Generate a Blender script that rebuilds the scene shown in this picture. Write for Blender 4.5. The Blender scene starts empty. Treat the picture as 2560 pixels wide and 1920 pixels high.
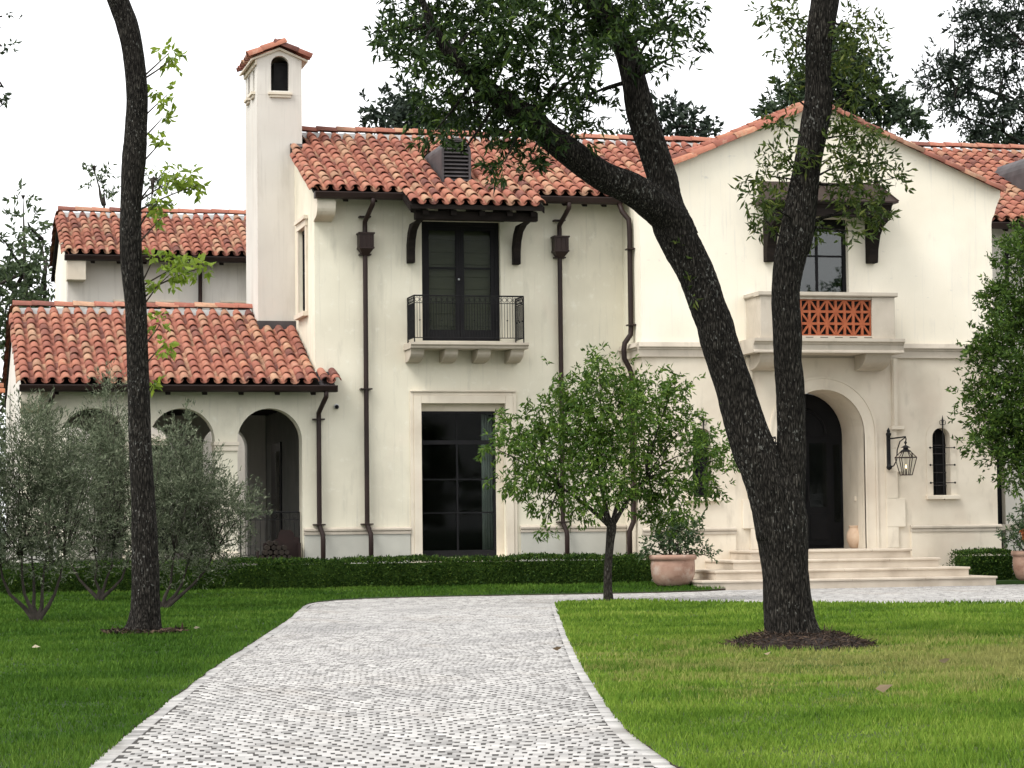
import bpy, bmesh, math, random
import numpy as np
from mathutils import Vector, Matrix, geometry

random.seed(7); RNG = np.random.default_rng(11)
S = bpy.context.scene
C = S.collection

# ------------------------------------------------------------------ camera, sky, sun, exposure
cam = bpy.data.cameras.new('camera'); cam.lens = 87.19; cam.sensor_width = 36; cam.clip_end = 2000
cam_o = bpy.data.objects.new('camera', cam); C.objects.link(cam_o)
cam_o.matrix_world = (Matrix.Translation((0, 0, 1.33)) @ Matrix.Rotation(math.radians(-13.842), 4, 'Z')
                      @ Matrix.Rotation(math.radians(90 + 3.231), 4, 'X') @ Matrix.Rotation(-0.011, 4, 'Z'))
S.camera = cam_o
SUN_EL, SUN_AZ = 52.0, -62.0      # elevation; azimuth from the +Y axis towards +X (negative = from the left)
w = bpy.data.worlds.new('World'); S.world = w; w.use_nodes = True
nt = w.node_tree; nt.nodes.clear()
sky = nt.nodes.new('ShaderNodeTexSky'); sky.sky_type = 'NISHITA'; sky.sun_disc = False
sky.sun_elevation = math.radians(SUN_EL); sky.sun_rotation = math.radians(180 - SUN_AZ)
sky.dust_density = 4.0; sky.air_density = 1.0
hs = nt.nodes.new('ShaderNodeHueSaturation'); hs.inputs['Saturation'].default_value = 0.12
mixw = nt.nodes.new('ShaderNodeMixRGB'); mixw.inputs[0].default_value = 0.6; mixw.inputs[2].default_value = (12.5, 12.6, 12.8, 1)
bg = nt.nodes.new('ShaderNodeBackground'); bg.inputs['Strength'].default_value = 0.105
wo = nt.nodes.new('ShaderNodeOutputWorld')
nt.links.new(sky.outputs[0], hs.inputs['Color']); nt.links.new(hs.outputs[0], mixw.inputs[1])
nt.links.new(mixw.outputs[0], bg.inputs[0]); nt.links.new(bg.outputs[0], wo.inputs[0])
sun = bpy.data.lights.new('sun', 'SUN'); sun.energy = 1.35; sun.angle = math.radians(24); sun.color = (1, 0.965, 0.91)
sun_o = bpy.data.objects.new('sun', sun); C.objects.link(sun_o)
az, el = math.radians(SUN_AZ), math.radians(SUN_EL)
# light arrives from the left and slightly from the camera side
sdir = Vector((math.sin(az) * math.cos(el), -math.cos(az) * math.cos(el), math.sin(el)))
sun_o.rotation_euler = sdir.to_track_quat('Z', 'Y').to_euler()
S.view_settings.view_transform = 'Standard'; S.view_settings.look = 'None'
S.view_settings.gamma = 1.0; S.view_settings.exposure = 0.85; S.view_settings.use_curve_mapping = False

# ------------------------------------------------------------------ materials
MATS = {}
def mat(name, ramp, scale=1.0, rough=0.8, bump=0.0, bscale=40.0, metal=0.0, spec=0.3, rnd=None,
        detail=5.0, stretch=(1, 1, 1), stain=None, ior=None, bdist=0.02, transl=0.0, local=False, specks=None):
    """ramp: list of (pos, rgb). The colour comes from world-space noise, or from a per-piece random (rnd='piece')."""
    m = bpy.data.materials.new(name); m.use_nodes = True; t = m.node_tree; N = t.nodes; L = t.links
    p = N['Principled BSDF']; out = N['Material Output']
    p.inputs['Roughness'].default_value = rough; p.inputs['Metallic'].default_value = metal
    p.inputs['Specular IOR Level'].default_value = spec
    if ior: p.inputs['IOR'].default_value = ior
    geo = N.new('ShaderNodeNewGeometry')
    src = geo.outputs['Position']
    if local:
        tc = N.new('ShaderNodeTexCoord'); src = tc.outputs['Object']
    mp = N.new('ShaderNodeMapping'); mp.inputs['Scale'].default_value = stretch
    L.new(src, mp.inputs['Vector'])
    nz = N.new('ShaderNodeTexNoise'); nz.inputs['Scale'].default_value = scale; nz.inputs['Detail'].default_value = detail
    L.new(mp.outputs[0], nz.inputs['Vector'])
    cr = N.new('ShaderNodeValToRGB'); e = cr.color_ramp.elements
    while len(e) < len(ramp): e.new(0.5)
    for k, (pos, c) in enumerate(ramp):
        e[k].position = pos; e[k].color = (*c, 1)
    fac = nz.outputs['Fac']
    if rnd:
        oi = N.new('ShaderNodeObjectInfo')
        ad = N.new('ShaderNodeMath'); ad.operation = 'ADD'
        L.new(geo.outputs['Random Per Island'], ad.inputs[0]); L.new(oi.outputs['Random'], ad.inputs[1])
        fr = N.new('ShaderNodeMath'); fr.operation = 'FRACT'; L.new(ad.outputs[0], fr.inputs[0])
        mx = N.new('ShaderNodeMath'); mx.operation = 'MULTIPLY_ADD'   # random + small noise
        L.new(nz.outputs['Fac'], mx.inputs[0]); mx.inputs[1].default_value = 0.22
        sb = N.new('ShaderNodeMath'); sb.operation = 'SUBTRACT'; L.new(fr.outputs[0], sb.inputs[0]); sb.inputs[1].default_value = 0.11
        L.new(sb.outputs[0], mx.inputs[2]); fac = mx.outputs[0]
    L.new(fac, cr.inputs[0]); col = cr.outputs[0]
    for (sc, st, lo, hi, c, amt) in (stain or []):
        m2 = N.new('ShaderNodeMapping'); m2.inputs['Scale'].default_value = st; L.new(src, m2.inputs['Vector'])
        n2 = N.new('ShaderNodeTexNoise'); n2.inputs['Scale'].default_value = sc; n2.inputs['Detail'].default_value = 6; n2.inputs['Roughness'].default_value = 0.6
        L.new(m2.outputs[0], n2.inputs['Vector'])
        r2 = N.new('ShaderNodeMapRange'); r2.inputs[1].default_value = lo; r2.inputs[2].default_value = hi; r2.inputs[4].default_value = amt
        L.new(n2.outputs['Fac'], r2.inputs[0])
        mm = N.new('ShaderNodeMixRGB'); L.new(r2.outputs[0], mm.inputs[0]); L.new(col, mm.inputs[1]); mm.inputs[2].default_value = (*c, 1)
        col = mm.outputs[0]
    L.new(col, p.inputs['Base Color'])
    if bump:
        nb = N.new('ShaderNodeTexNoise'); nb.inputs['Scale'].default_value = bscale; nb.inputs['Detail'].default_value = 4
        L.new(mp.outputs[0], nb.inputs['Vector'])
        b = N.new('ShaderNodeBump'); b.inputs['Strength'].default_value = bump; b.inputs['Distance'].default_value = bdist
        L.new(nb.outputs['Fac'], b.inputs['Height']); L.new(b.outputs[0], p.inputs['Normal'])
    if transl:
        tr = N.new('ShaderNodeBsdfTranslucent'); ms = N.new('ShaderNodeMixShader'); ms.inputs[0].default_value = transl
        hsv = N.new('ShaderNodeHueSaturation'); hsv.inputs['Value'].default_value = 1.35; hsv.inputs['Hue'].default_value = 0.49
        L.new(col, hsv.inputs['Color']); L.new(hsv.outputs[0], tr.inputs['Color'])
        L.new(p.outputs[0], ms.inputs[1]); L.new(tr.outputs[0], ms.inputs[2]); L.new(ms.outputs[0], out.inputs['Surface'])
    MATS[name] = m
    return m

mat('stucco_main', [(.3, (.62, .575, .46)), (.5, (.69, .645, .52)), (.7, (.745, .70, .57))], .7, .9, .12, 55, detail=8,
    stain=[(2.2, (1.6, 1.6, .35), .56, .76, (.42, .395, .32), .6), (5, (3, 3, .10), .57, .74, (.43, .405, .34), .45), (5, (1, 1, 1), .58, .72, (.80, .775, .67), .55), (1.1, (1, 1, .5), .55, .7, (.68, .57, .46), .3), (.8, (1, 1, .8), .56, .66, (.56, .52, .42), .4)])
mat('stucco_pale', [(.3, (.80, .735, .605)), (.55, (.86, .795, .665)), (.75, (.885, .825, .695))], .8, .9, .10, 55, detail=8,
    stain=[(2.3, (1.6, 1.6, .5), .60, .78, (.60, .57, .50), .5), (5, (3, 3, .10), .58, .74, (.60, .575, .52), .5), (1.3, (1, 1, .35), .56, .74, (.66, .62, .55), .45), (4, (1, 1, 2.2), .66, .74, (.52, .50, .46), .5)])
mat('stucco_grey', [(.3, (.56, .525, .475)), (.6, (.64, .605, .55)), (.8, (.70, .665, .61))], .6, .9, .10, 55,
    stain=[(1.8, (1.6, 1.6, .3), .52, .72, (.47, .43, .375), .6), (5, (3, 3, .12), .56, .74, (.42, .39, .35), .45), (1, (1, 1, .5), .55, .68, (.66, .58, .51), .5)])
mat('plinth', [(.3, (.42, .41, .36)), (.6, (.50, .49, .43)), (.8, (.56, .55, .48))], 1.2, .9, .1, 50, stain=[(2, (1, 1, .6), .5, .7, (.36, .37, .33), .4)])
mat('limestone', [(.3, (.57, .50, .40)), (.5, (.66, .59, .48)), (.75, (.73, .66, .545))], 1.3, .85, .08, 60, detail=7,
    stain=[(3, (1.5, 1.5, .5), .56, .75, (.40, .35, .28), .45), (1, (1, 1, 1), .5, .7, (.61, .50, .40), .4)])
mat('limestone_trim', [(.3, (.40, .35, .285)), (.5, (.475, .42, .345)), (.75, (.54, .48, .40))], 1.6, .85, .08, 60, detail=7,
    stain=[(3, (1.5, 1.5, .5), .54, .74, (.31, .27, .215), .5), (7, (1, 1, 1), .6, .74, (.58, .53, .45), .4)])
mat('step_stone', [(.3, (.42, .355, .28)), (.5, (.52, .45, .365)), (.75, (.60, .53, .435))], 2.2, .8, .08, 60, stain=[(3, (1, 1, 1), .58, .75, (.42, .36, .28), .4)])
mat('terracotta_tile', [(.0, (.130, .052, .042)), (.07, (.180, .070, .052)), (.16, (.245, .088, .062)), (.34, (.300, .112, .075)), (.5, (.345, .140, .090)),
    (.62, (.305, .108, .076)), (.74, (.375, .175, .115)), (.84, (.285, .160, .102)), (.93, (.41, .245, .155)), (1.0, (.365, .145, .088))], 9, .85, .15, 70, rnd='piece',
    stain=[(16, (1, 1, 1), .55, .72, (.20, .105, .075), .65), (5, (1, 1, 1), .58, .72, (.52, .36, .26), .45)])
mat('terracotta_rake', [(.3, (.37, .135, .065)), (.6, (.47, .19, .10)), (.9, (.30, .13, .075))], 3, .85, .12, 60, rnd='piece',
    stain=[(9, (1, 1, 1), .58, .72, (.20, .13, .085), .5)])
mat('terracotta_lattice', [(.3, (.27, .068, .028)), (.6, (.36, .10, .042)), (.9, (.32, .088, .042))], 8, .85, .1, 60, stain=[(14, (1, 1, 1), .58, .7, (.5, .26, .15), .4)])
mat('terracotta_pot', [(.3, (.30, .175, .125)), (.55, (.38, .245, .185)), (.8, (.45, .33, .265))], 2.5, .85, .15, 35, local=True,
    stain=[(5, (1, 1, 1.6), .52, .7, (.19, .095, .07), .65), (4, (1, 1, 1), .55, .7, (.50, .42, .36), .6)])
mat('jar_clay', [(.3, (.50, .34, .23)), (.6, (.62, .47, .34)), (.8, (.66, .54, .42))], 5, .8, .1, 40, local=True)
mat('mortar', [(.3, (.26, .26, .25)), (.7, (.38, .375, .365))], 6, .9, .2, 40)
mat('bronze', [(.3, (.018, .0105, .009)), (.6, (.028, .016, .0135)), (.85, (.042, .025, .021))], 2, .5, .05, 40, spec=.22)
mat('lead', [(.3, (.045, .040, .041)), (.7, (.085, .075, .077))], 3, .6, .05, 30, spec=.25)
mat('iron', [(.3, (.010, .010, .011)), (.7, (.020, .019, .019))], 8, .6, .1, 60, spec=.12)
mat('dark_timber', [(.3, (.010, .008, .007)), (.6, (.018, .014, .012)), (.8, (.026, .020, .016))], 3, .75, .2, 25, stretch=(1, 1, 4), spec=.08)
mat('frame_black', [(.3, (.009, .009, .010)), (.7, (.014, .013, .014))], 4, .55, spec=.12)
mat('door_black', [(.3, (.006, .006, .007)), (.7, (.010, .010, .011))], 4, .45, spec=.10)
mat('rust', [(.3, (.012, .006, .005)), (.7, (.021, .010, .008))], 6, .8, .2, 30)
mat('log_bark', [(.3, (.012, .009, .007)), (.7, (.034, .025, .018))], 12, .9, .4, 40)
mat('interior', [(.3, (.030, .030, .030)), (.7, (.045, .044, .042))], 2, .9)
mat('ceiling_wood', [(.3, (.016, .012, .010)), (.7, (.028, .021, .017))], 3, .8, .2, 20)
mat('teal_reflection', [(.3, (.16, .23, .225)), (.7, (.23, .31, .30))], 3, .9)  # teal stands for the sky reflected in the gable window
mat('plaster_shaded', [(.3, (.15, .148, .135)), (.7, (.20, .196, .18))], 2, .95, .1, 50)  # plaster darkened to carry the shade of the deep loggia
mat('blind', [(.3, (.075, .075, .052)), (.7, (.105, .10, .072))], 3, .9, .1, 40, stretch=(1, 1, 12))
mat('curtain', [(.3, (.22, .25, .235)), (.7, (.30, .33, .31))], 4, .9)
mat('soil', [(.3, (.030, .020, .013)), (.7, (.065, .043, .028))], 14, .95, .5, 60)
mat('mulch', [(.2, (.016, .010, .007)), (.5, (.036, .022, .015)), (.8, (.085, .055, .036))], 30, .95, .6, 70, rnd='piece')
mat('sett', [(.0, (.20, .193, .184)), (.12, (.265, .256, .245)), (.35, (.325, .314, .30)), (.75, (.375, .362, .346)), (1., (.455, .44, .42))], 6, .75, .1, 60, rnd='piece',
    stain=[(.45, (1, 1, 1), .50, .66, (.22, .214, .208), .6), (.9, (1, .4, 1), .54, .68, (.29, .26, .225), .4), (2.5, (1, 1, 1), .60, .72, (.20, .19, .18), .35)])
mat('edging', [(.0, (.24, .230, .215)), (.5, (.30, .288, .268)), (1., (.37, .355, .33))], 6, .8, .1, 60, rnd='piece', stain=[(1.2, (1, 1, 1), .52, .68, (.22, .19, .155), .5)])
mat('joint', [(.3, (.030, .027, .025)), (.7, (.055, .050, .045))], 5, .95, .3, 60)
mat('floor_stone', [(.3, (.20, .185, .16)), (.7, (.28, .26, .225))], 2, .8)
mat('camera_body', [(.3, (.5, .5, .5)), (.7, (.55, .55, .55))], 2, .5)
mat('flame', [(.3, (1, .7, .3)), (.7, (1, .8, .4))])
fm = MATS['flame'].node_tree.nodes['Principled BSDF']; fm.inputs['Emission Color'].default_value = (1, .78, .38, 1); fm.inputs['Emission Strength'].default_value = 3.0

def bark(name, dark, mid, light, lichen, amt=.8):
    """vertical furrows, ridges and small pale lichen flecks"""
    m = bpy.data.materials.new(name); m.use_nodes = True; t = m.node_tree; N = t.nodes; L = t.links; p = N['Principled BSDF']
    p.inputs['Roughness'].default_value = .95; p.inputs['Specular IOR Level'].default_value = .1
    geo = N.new('ShaderNodeNewGeometry'); mp = N.new('ShaderNodeMapping'); mp.inputs['Scale'].default_value = (1, 1, .20); L.new(geo.outputs['Position'], mp.inputs['Vector'])
    n0 = N.new('ShaderNodeTexNoise'); n0.inputs['Scale'].default_value = 14; n0.inputs['Detail'].default_value = 3; L.new(mp.outputs[0], n0.inputs['Vector'])
    ad = N.new('ShaderNodeVectorMath'); ad.operation = 'MULTIPLY_ADD'; ad.inputs[1].default_value = (.06, .06, .06); L.new(n0.outputs['Color'], ad.inputs[0]); L.new(mp.outputs[0], ad.inputs[2])
    vo = N.new('ShaderNodeTexVoronoi'); vo.feature = 'DISTANCE_TO_EDGE'; vo.inputs['Scale'].default_value = 44; L.new(ad.outputs[0], vo.inputs['Vector'])
    n1 = N.new('ShaderNodeTexNoise'); n1.inputs['Scale'].default_value = 60; n1.inputs['Detail'].default_value = 6; n1.inputs['Roughness'].default_value = .7; L.new(mp.outputs[0], n1.inputs['Vector'])
    mu = N.new('ShaderNodeMath'); mu.operation = 'MULTIPLY_ADD'; mu.inputs[1].default_value = .9; L.new(vo.outputs['Distance'], mu.inputs[0])
    sb = N.new('ShaderNodeMath'); sb.operation = 'MULTIPLY_ADD'; sb.inputs[1].default_value = .8; sb.inputs[2].default_value = -.30; L.new(n1.outputs['Fac'], sb.inputs[0]); L.new(sb.outputs[0], mu.inputs[2])
    cr = N.new('ShaderNodeValToRGB'); e = cr.color_ramp.elements; e.new(.5)
    for k, (pos, c) in enumerate([(.08, dark), (.28, mid), (.62, light)]): e[k].position = pos; e[k].color = (*c, 1)
    L.new(mu.outputs[0], cr.inputs[0])
    m3 = N.new('ShaderNodeMapping'); m3.inputs['Scale'].default_value = (1, 1, .5); L.new(geo.outputs['Position'], m3.inputs['Vector'])
    n2 = N.new('ShaderNodeTexNoise'); n2.inputs['Scale'].default_value = 46; n2.inputs['Detail'].default_value = 4; L.new(m3.outputs[0], n2.inputs['Vector'])
    n3 = N.new('ShaderNodeTexNoise'); n3.inputs['Scale'].default_value = 1.7; n3.inputs['Detail'].default_value = 3; L.new(geo.outputs['Position'], n3.inputs['Vector'])
    a2 = N.new('ShaderNodeMath'); a2.operation = 'MULTIPLY_ADD'; a2.inputs[1].default_value = .35; L.new(n3.outputs['Fac'], a2.inputs[0]); L.new(n2.outputs['Fac'], a2.inputs[2])
    mr = N.new('ShaderNodeMapRange'); mr.inputs[1].default_value = .82; mr.inputs[2].default_value = .88; mr.inputs[4].default_value = amt; L.new(a2.outputs[0], mr.inputs[0])
    mx = N.new('ShaderNodeMixRGB'); L.new(mr.outputs[0], mx.inputs[0]); L.new(cr.outputs[0], mx.inputs[1]); mx.inputs[2].default_value = (*lichen, 1)
    L.new(mx.outputs[0], p.inputs['Base Color'])
    b = N.new('ShaderNodeBump'); b.inputs['Strength'].default_value = 1.0; b.inputs['Distance'].default_value = .035
    L.new(mu.outputs[0], b.inputs['Height']); L.new(b.outputs[0], p.inputs['Normal'])
    MATS[name] = m
bark('oak_bark', (.005, .0045, .0038), (.026, .023, .0195), (.098, .089, .075), (.19, .19, .172), .75)
bark('pale_bark', (.016, .013, .011), (.048, .043, .036), (.105, .095, .082), (.24, .23, .21))
mat('twig', [(.3, (.035, .028, .02)), (.7, (.07, .055, .04))], 10, .9)
mat('twig_grey', [(.3, (.022, .018, .014)), (.7, (.05, .042, .034))], 10, .9)

def leafmat(name, ramp, transl=.3, rough=.5, spec=.35): mat(name, ramp, 3, rough, rnd='piece', transl=transl, spec=spec)
leafmat('leaf_oak', [(.0, (.009, .021, .005)), (.5, (.020, .042, .009)), (.85, (.036, .068, .013)), (1, (.085, .135, .022))], .22, .55, .18)
leafmat('leaf_spray', [(.0, (.026, .048, .010)), (.5, (.050, .080, .016)), (.85, (.080, .115, .022)), (1, (.15, .17, .04))], .3, .55, .18)
leafmat('leaf_fresh', [(.0, (.12, .19, .02)), (.5, (.19, .28, .03)), (1, (.28, .38, .05))], .45)
leafmat('leaf_small', [(.0, (.026, .062, .009)), (.5, (.058, .118, .016)), (.85, (.100, .175, .022)), (1, (.16, .24, .04))], .32, .55, .2)
leafmat('leaf_olive', [(.0, (.050, .066, .036)), (.5, (.100, .124, .074)), (.85, (.17, .195, .125)), (1, (.26, .28, .19))], .25, .6, .15)
leafmat('leaf_right', [(.0, (.020, .046, .008)), (.5, (.044, .088, .013)), (.85, (.076, .135, .020)), (1, (.13, .195, .035))], .28, .55, .2)
leafmat('leaf_hedge', [(.0, (.010, .030, .005)), (.5, (.027, .064, .010)), (.85, (.060, .112, .016)), (1, (.11, .17, .028))], .2, .6, .15)
leafmat('leaf_far', [(.0, (.016, .030, .014)), (.5, (.030, .052, .024)), (1, (.055, .085, .035))], .2, .7)
leafmat('leaf_pine', [(.0, (.010, .018, .012)), (.5, (.018, .030, .019)), (1, (.034, .050, .028))], .12, .8)
leafmat('leaf_farleft', [(.0, (.035, .055, .026)), (.5, (.062, .092, .042)), (1, (.10, .14, .06))], .3, .7)
leafmat('leaf_pot', [(.0, (.020, .045, .018)), (.5, (.040, .080, .028)), (1, (.085, .13, .045))], .25)
leafmat('leaf_rust', [(.0, (.30, .09, .03)), (1, (.42, .15, .05))], .3)
leafmat('dry_leaf', [(.0, (.16, .11, .06)), (.5, (.28, .22, .14)), (1, (.42, .36, .26))], .1)

def grassmat(name, ramp, dry=None):
    """blade colour: per-blade random, shifted by broad world-space patches (lusher / drier turf)"""
    m = bpy.data.materials.new(name); m.use_nodes = True; t = m.node_tree; N = t.nodes; L = t.links; p = N['Principled BSDF']; out = N['Material Output']
    p.inputs['Roughness'].default_value = .7; p.inputs['Specular IOR Level'].default_value = .10
    geo = N.new('ShaderNodeNewGeometry'); n = N.new('ShaderNodeTexNoise'); n.inputs['Scale'].default_value = .55; n.inputs['Detail'].default_value = 4; L.new(geo.outputs['Position'], n.inputs['Vector'])
    a = N.new('ShaderNodeMath'); a.operation = 'MULTIPLY_ADD'; a.inputs[1].default_value = .45; L.new(geo.outputs['Random Per Island'], a.inputs[0])
    b = N.new('ShaderNodeMath'); b.operation = 'MULTIPLY_ADD'; b.inputs[1].default_value = 1.5; b.inputs[2].default_value = -.52; L.new(n.outputs['Fac'], b.inputs[0]); L.new(b.outputs[0], a.inputs[2])
    cr = N.new('ShaderNodeValToRGB'); e = cr.color_ramp.elements
    while len(e) < len(ramp): e.new(.5)
    for k, (pos, c) in enumerate(ramp): e[k].position = pos; e[k].color = (*c, 1)
    L.new(a.outputs[0], cr.inputs[0]); col = cr.outputs[0]
    if dry:   # worn, straw-coloured turf around a point of the lawn
        (cx, cy, rx, ry, c, amt) = dry
        sx = N.new('ShaderNodeMapping'); sx.inputs['Location'].default_value = (-cx / rx, -cy / ry, 0); sx.inputs['Scale'].default_value = (1 / rx, 1 / ry, 0); L.new(geo.outputs['Position'], sx.inputs['Vector'])
        ln = N.new('ShaderNodeVectorMath'); ln.operation = 'LENGTH'; L.new(sx.outputs[0], ln.inputs[0])
        n2 = N.new('ShaderNodeTexNoise'); n2.inputs['Scale'].default_value = 1.7; n2.inputs['Detail'].default_value = 6; L.new(geo.outputs['Position'], n2.inputs['Vector'])
        m1 = N.new('ShaderNodeMath'); m1.operation = 'MULTIPLY_ADD'; m1.inputs[1].default_value = 2.6; L.new(n2.outputs['Fac'], m1.inputs[0])
        m2 = N.new('ShaderNodeMath'); m2.operation = 'SUBTRACT'; m2.inputs[0].default_value = -.55; L.new(ln.outputs['Value'], m2.inputs[1]); L.new(m2.outputs[0], m1.inputs[2])
        m3 = N.new('ShaderNodeMath'); m3.operation = 'MULTIPLY_ADD'; m3.inputs[1].default_value = .6; L.new(geo.outputs['Random Per Island'], m3.inputs[0]); L.new(m1.outputs[0], m3.inputs[2])
        mr = N.new('ShaderNodeMapRange'); mr.inputs[1].default_value = .15; mr.inputs[2].default_value = .75; mr.inputs[4].default_value = amt; L.new(m3.outputs[0], mr.inputs[0])
        mx = N.new('ShaderNodeMixRGB'); L.new(mr.outputs[0], mx.inputs[0]); L.new(col, mx.inputs[1]); mx.inputs[2].default_value = (*c, 1); col = mx.outputs[0]
    L.new(col, p.inputs['Base Color'])
    tr = N.new('ShaderNodeBsdfTranslucent'); ms = N.new('ShaderNodeMixShader'); ms.inputs[0].default_value = .3
    L.new(col, tr.inputs['Color']); L.new(p.outputs[0], ms.inputs[1]); L.new(tr.outputs[0], ms.inputs[2]); L.new(ms.outputs[0], out.inputs['Surface'])
    MATS[name] = m
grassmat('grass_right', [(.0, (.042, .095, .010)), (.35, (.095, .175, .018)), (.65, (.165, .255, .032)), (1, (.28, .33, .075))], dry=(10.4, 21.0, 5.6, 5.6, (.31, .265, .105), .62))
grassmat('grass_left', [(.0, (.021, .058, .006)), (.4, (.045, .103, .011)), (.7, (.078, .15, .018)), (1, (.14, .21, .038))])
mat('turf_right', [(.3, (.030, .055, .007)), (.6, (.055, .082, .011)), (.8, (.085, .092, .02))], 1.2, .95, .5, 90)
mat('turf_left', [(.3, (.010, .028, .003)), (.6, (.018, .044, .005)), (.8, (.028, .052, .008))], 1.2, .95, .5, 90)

def glass(name, tint, refl_ior=1.5, dark=0.0):
    """thin pane: see-through with a fresnel reflection"""
    m = bpy.data.materials.new(name); m.use_nodes = True; t = m.node_tree; N = t.nodes; L = t.links; N.remove(N['Principled BSDF']); out = N['Material Output']
    tr = N.new('ShaderNodeBsdfTransparent'); tr.inputs[0].default_value = (*tint, 1)
    gl = N.new('ShaderNodeBsdfGlossy'); gl.inputs['Roughness'].default_value = .03; gl.inputs['Color'].default_value = (1, 1, 1, 1)
    fr = N.new('ShaderNodeFresnel'); fr.inputs['IOR'].default_value = refl_ior
    ms = N.new('ShaderNodeMixShader'); L.new(fr.outputs[0], ms.inputs[0]); L.new(tr.outputs[0], ms.inputs[1]); L.new(gl.outputs[0], ms.inputs[2]); L.new(ms.outputs[0], out.inputs['Surface'])
    MATS[name] = m
glass('glass_dark', (.80, .83, .80), 1.14)
glass('glass_sky', (.5, .53, .52), 1.75)
glass('glass_clear', (.93, .94, .93), 1.12)
# ------------------------------------------------------------------ helpers
def tag(o, label=None, cat=None, group=None, kind=None):
    for k, v in (('label', label), ('category', cat), ('group', group), ('kind', kind)):
        if v: o[k] = v
    return o

def empty(name, loc, label, cat, group=None, rz=0):
    o = bpy.data.objects.new(name, None); C.objects.link(o); o.location = loc; o.rotation_euler = (0, 0, rz)
    o.empty_display_size = .2
    return tag(o, label, cat, group)

def link(name, me, parent=None, m=None, smooth=False, kind=None, bevel=0):
    if m:
        me.materials.clear(); me.materials.append(MATS[m])
    if smooth:
        me.polygons.foreach_set('use_smooth', np.ones(len(me.polygons), dtype=bool))
    o = bpy.data.objects.new(name, me); C.objects.link(o)
    if parent is not None:
        o.parent = parent; o.matrix_parent_inverse = WORLD_INV(parent)
    if kind: o['kind'] = kind
    if bevel:
        b = o.modifiers.new('bevel', 'BEVEL'); b.width = bevel; b.segments = 2; b.limit_method = 'ANGLE'
    return o

def WORLD_INV(p):
    # geometry is written in world metres: undo the chain of parents
    mtx = Matrix.Identity(4)
    while p is not None:
        mtx = Matrix.Translation(p.location) @ p.rotation_euler.to_matrix().to_4x4() @ mtx
        if p.parent is not None: mtx = p.matrix_parent_inverse @ mtx
        p = p.parent
    return mtx.inverted()

class MB:
    def __init__(s): s.v = []; s.f = []
    def add(s, vs, fs):
        n = len(s.v); s.v += [tuple(v) for v in vs]; s.f += [tuple(i + n for i in f) for f in fs]; return s
    def box(s, x0, x1, y0, y1, z0, z1):
        return s.add([(x0, y0, z0), (x1, y0, z0), (x1, y1, z0), (x0, y1, z0), (x0, y0, z1), (x1, y0, z1), (x1, y1, z1), (x0, y1, z1)],
                     [(0, 3, 2, 1), (4, 5, 6, 7), (0, 1, 5, 4), (1, 2, 6, 5), (2, 3, 7, 6), (3, 0, 4, 7)])
    def prism(s, prof, fn, a, b):
        """prof: closed 2D outline; fn(p, q, t) -> xyz; swept from t=a to t=b"""
        n = len(prof)
        vs = [fn(p, q, a) for p, q in prof] + [fn(p, q, b) for p, q in prof]
        fs = [(i, (i + 1) % n, n + (i + 1) % n, n + i) for i in range(n)] + [tuple(range(n))[::-1], tuple(range(n, 2 * n))]
        return s.add(vs, fs)
    def px(s, prof, x0, x1): return s.prism(prof, lambda y, z, t: (t, y, z), x0, x1)      # profile (y, z) along X
    def py(s, prof, y0, y1): return s.prism(prof, lambda x, z, t: (x, t, z), y0, y1)      # profile (x, z) along Y
    def pz(s, prof, z0, z1): return s.prism(prof, lambda x, y, t: (x, y, t), z0, z1)
    def tube(s, pts, rad, n=8, cap=True):
        pts = [Vector(p) for p in pts]; rad = rad if hasattr(rad, '__len__') else [rad] * len(pts)
        up = None; rings = []
        for i, p in enumerate(pts):
            d = (pts[min(i + 1, len(pts) - 1)] - pts[max(i - 1, 0)]).normalized()
            if up is None:
                up = d.orthogonal().normalized()
            up = (up - d * up.dot(d)).normalized(); sd = d.cross(up)
            rings.append([p + (up * math.cos(2 * math.pi * k / n) + sd * math.sin(2 * math.pi * k / n)) * rad[i] for k in range(n)])
        vs = [v for r in rings for v in r]; fs = []
        for i in range(len(pts) - 1):
            for k in range(n):
                a, b = i * n + k, i * n + (k + 1) % n
                fs.append((a, b, b + n, a + n))
        if cap: fs += [tuple(range(n))[::-1], tuple(range((len(pts) - 1) * n, len(pts) * n))]
        return s.add(vs, fs)
    def lathe(s, prof, c, n=24, cap=True):
        """prof: (radius, z)"""
        vs = [(c[0] + r * math.cos(2 * math.pi * k / n), c[1] + r * math.sin(2 * math.pi * k / n), c[2] + z) for r, z in prof for k in range(n)]
        fs = [(i * n + k, i * n + (k + 1) % n, (i + 1) * n + (k + 1) % n, (i + 1) * n + k) for i in range(len(prof) - 1) for k in range(n)]
        if cap: fs += [tuple(range(n))[::-1], tuple(range((len(prof) - 1) * n, len(prof) * n))]
        return s.add(vs, fs)
    def sphere(s, c, r, n=8): return s.lathe([(r * math.sin(math.pi * (k + .02) / (n + .04)), -r * math.cos(math.pi * (k + .02) / (n + .04))) for k in range(n + 1)], c, n + 2)
    def mesh(s, name):
        me = bpy.data.meshes.new(name); me.from_pydata(s.v, [], s.f); me.update(); return me
    def build(s, name, m, parent=None, smooth=False, kind=None, bevel=0):
        me = s.mesh(name)
        bm = bmesh.new(); bm.from_mesh(me); bmesh.ops.recalc_face_normals(bm, faces=bm.faces); bm.to_mesh(me); bm.free()
        return link(name, me, parent, m, smooth, kind, bevel)

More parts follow.
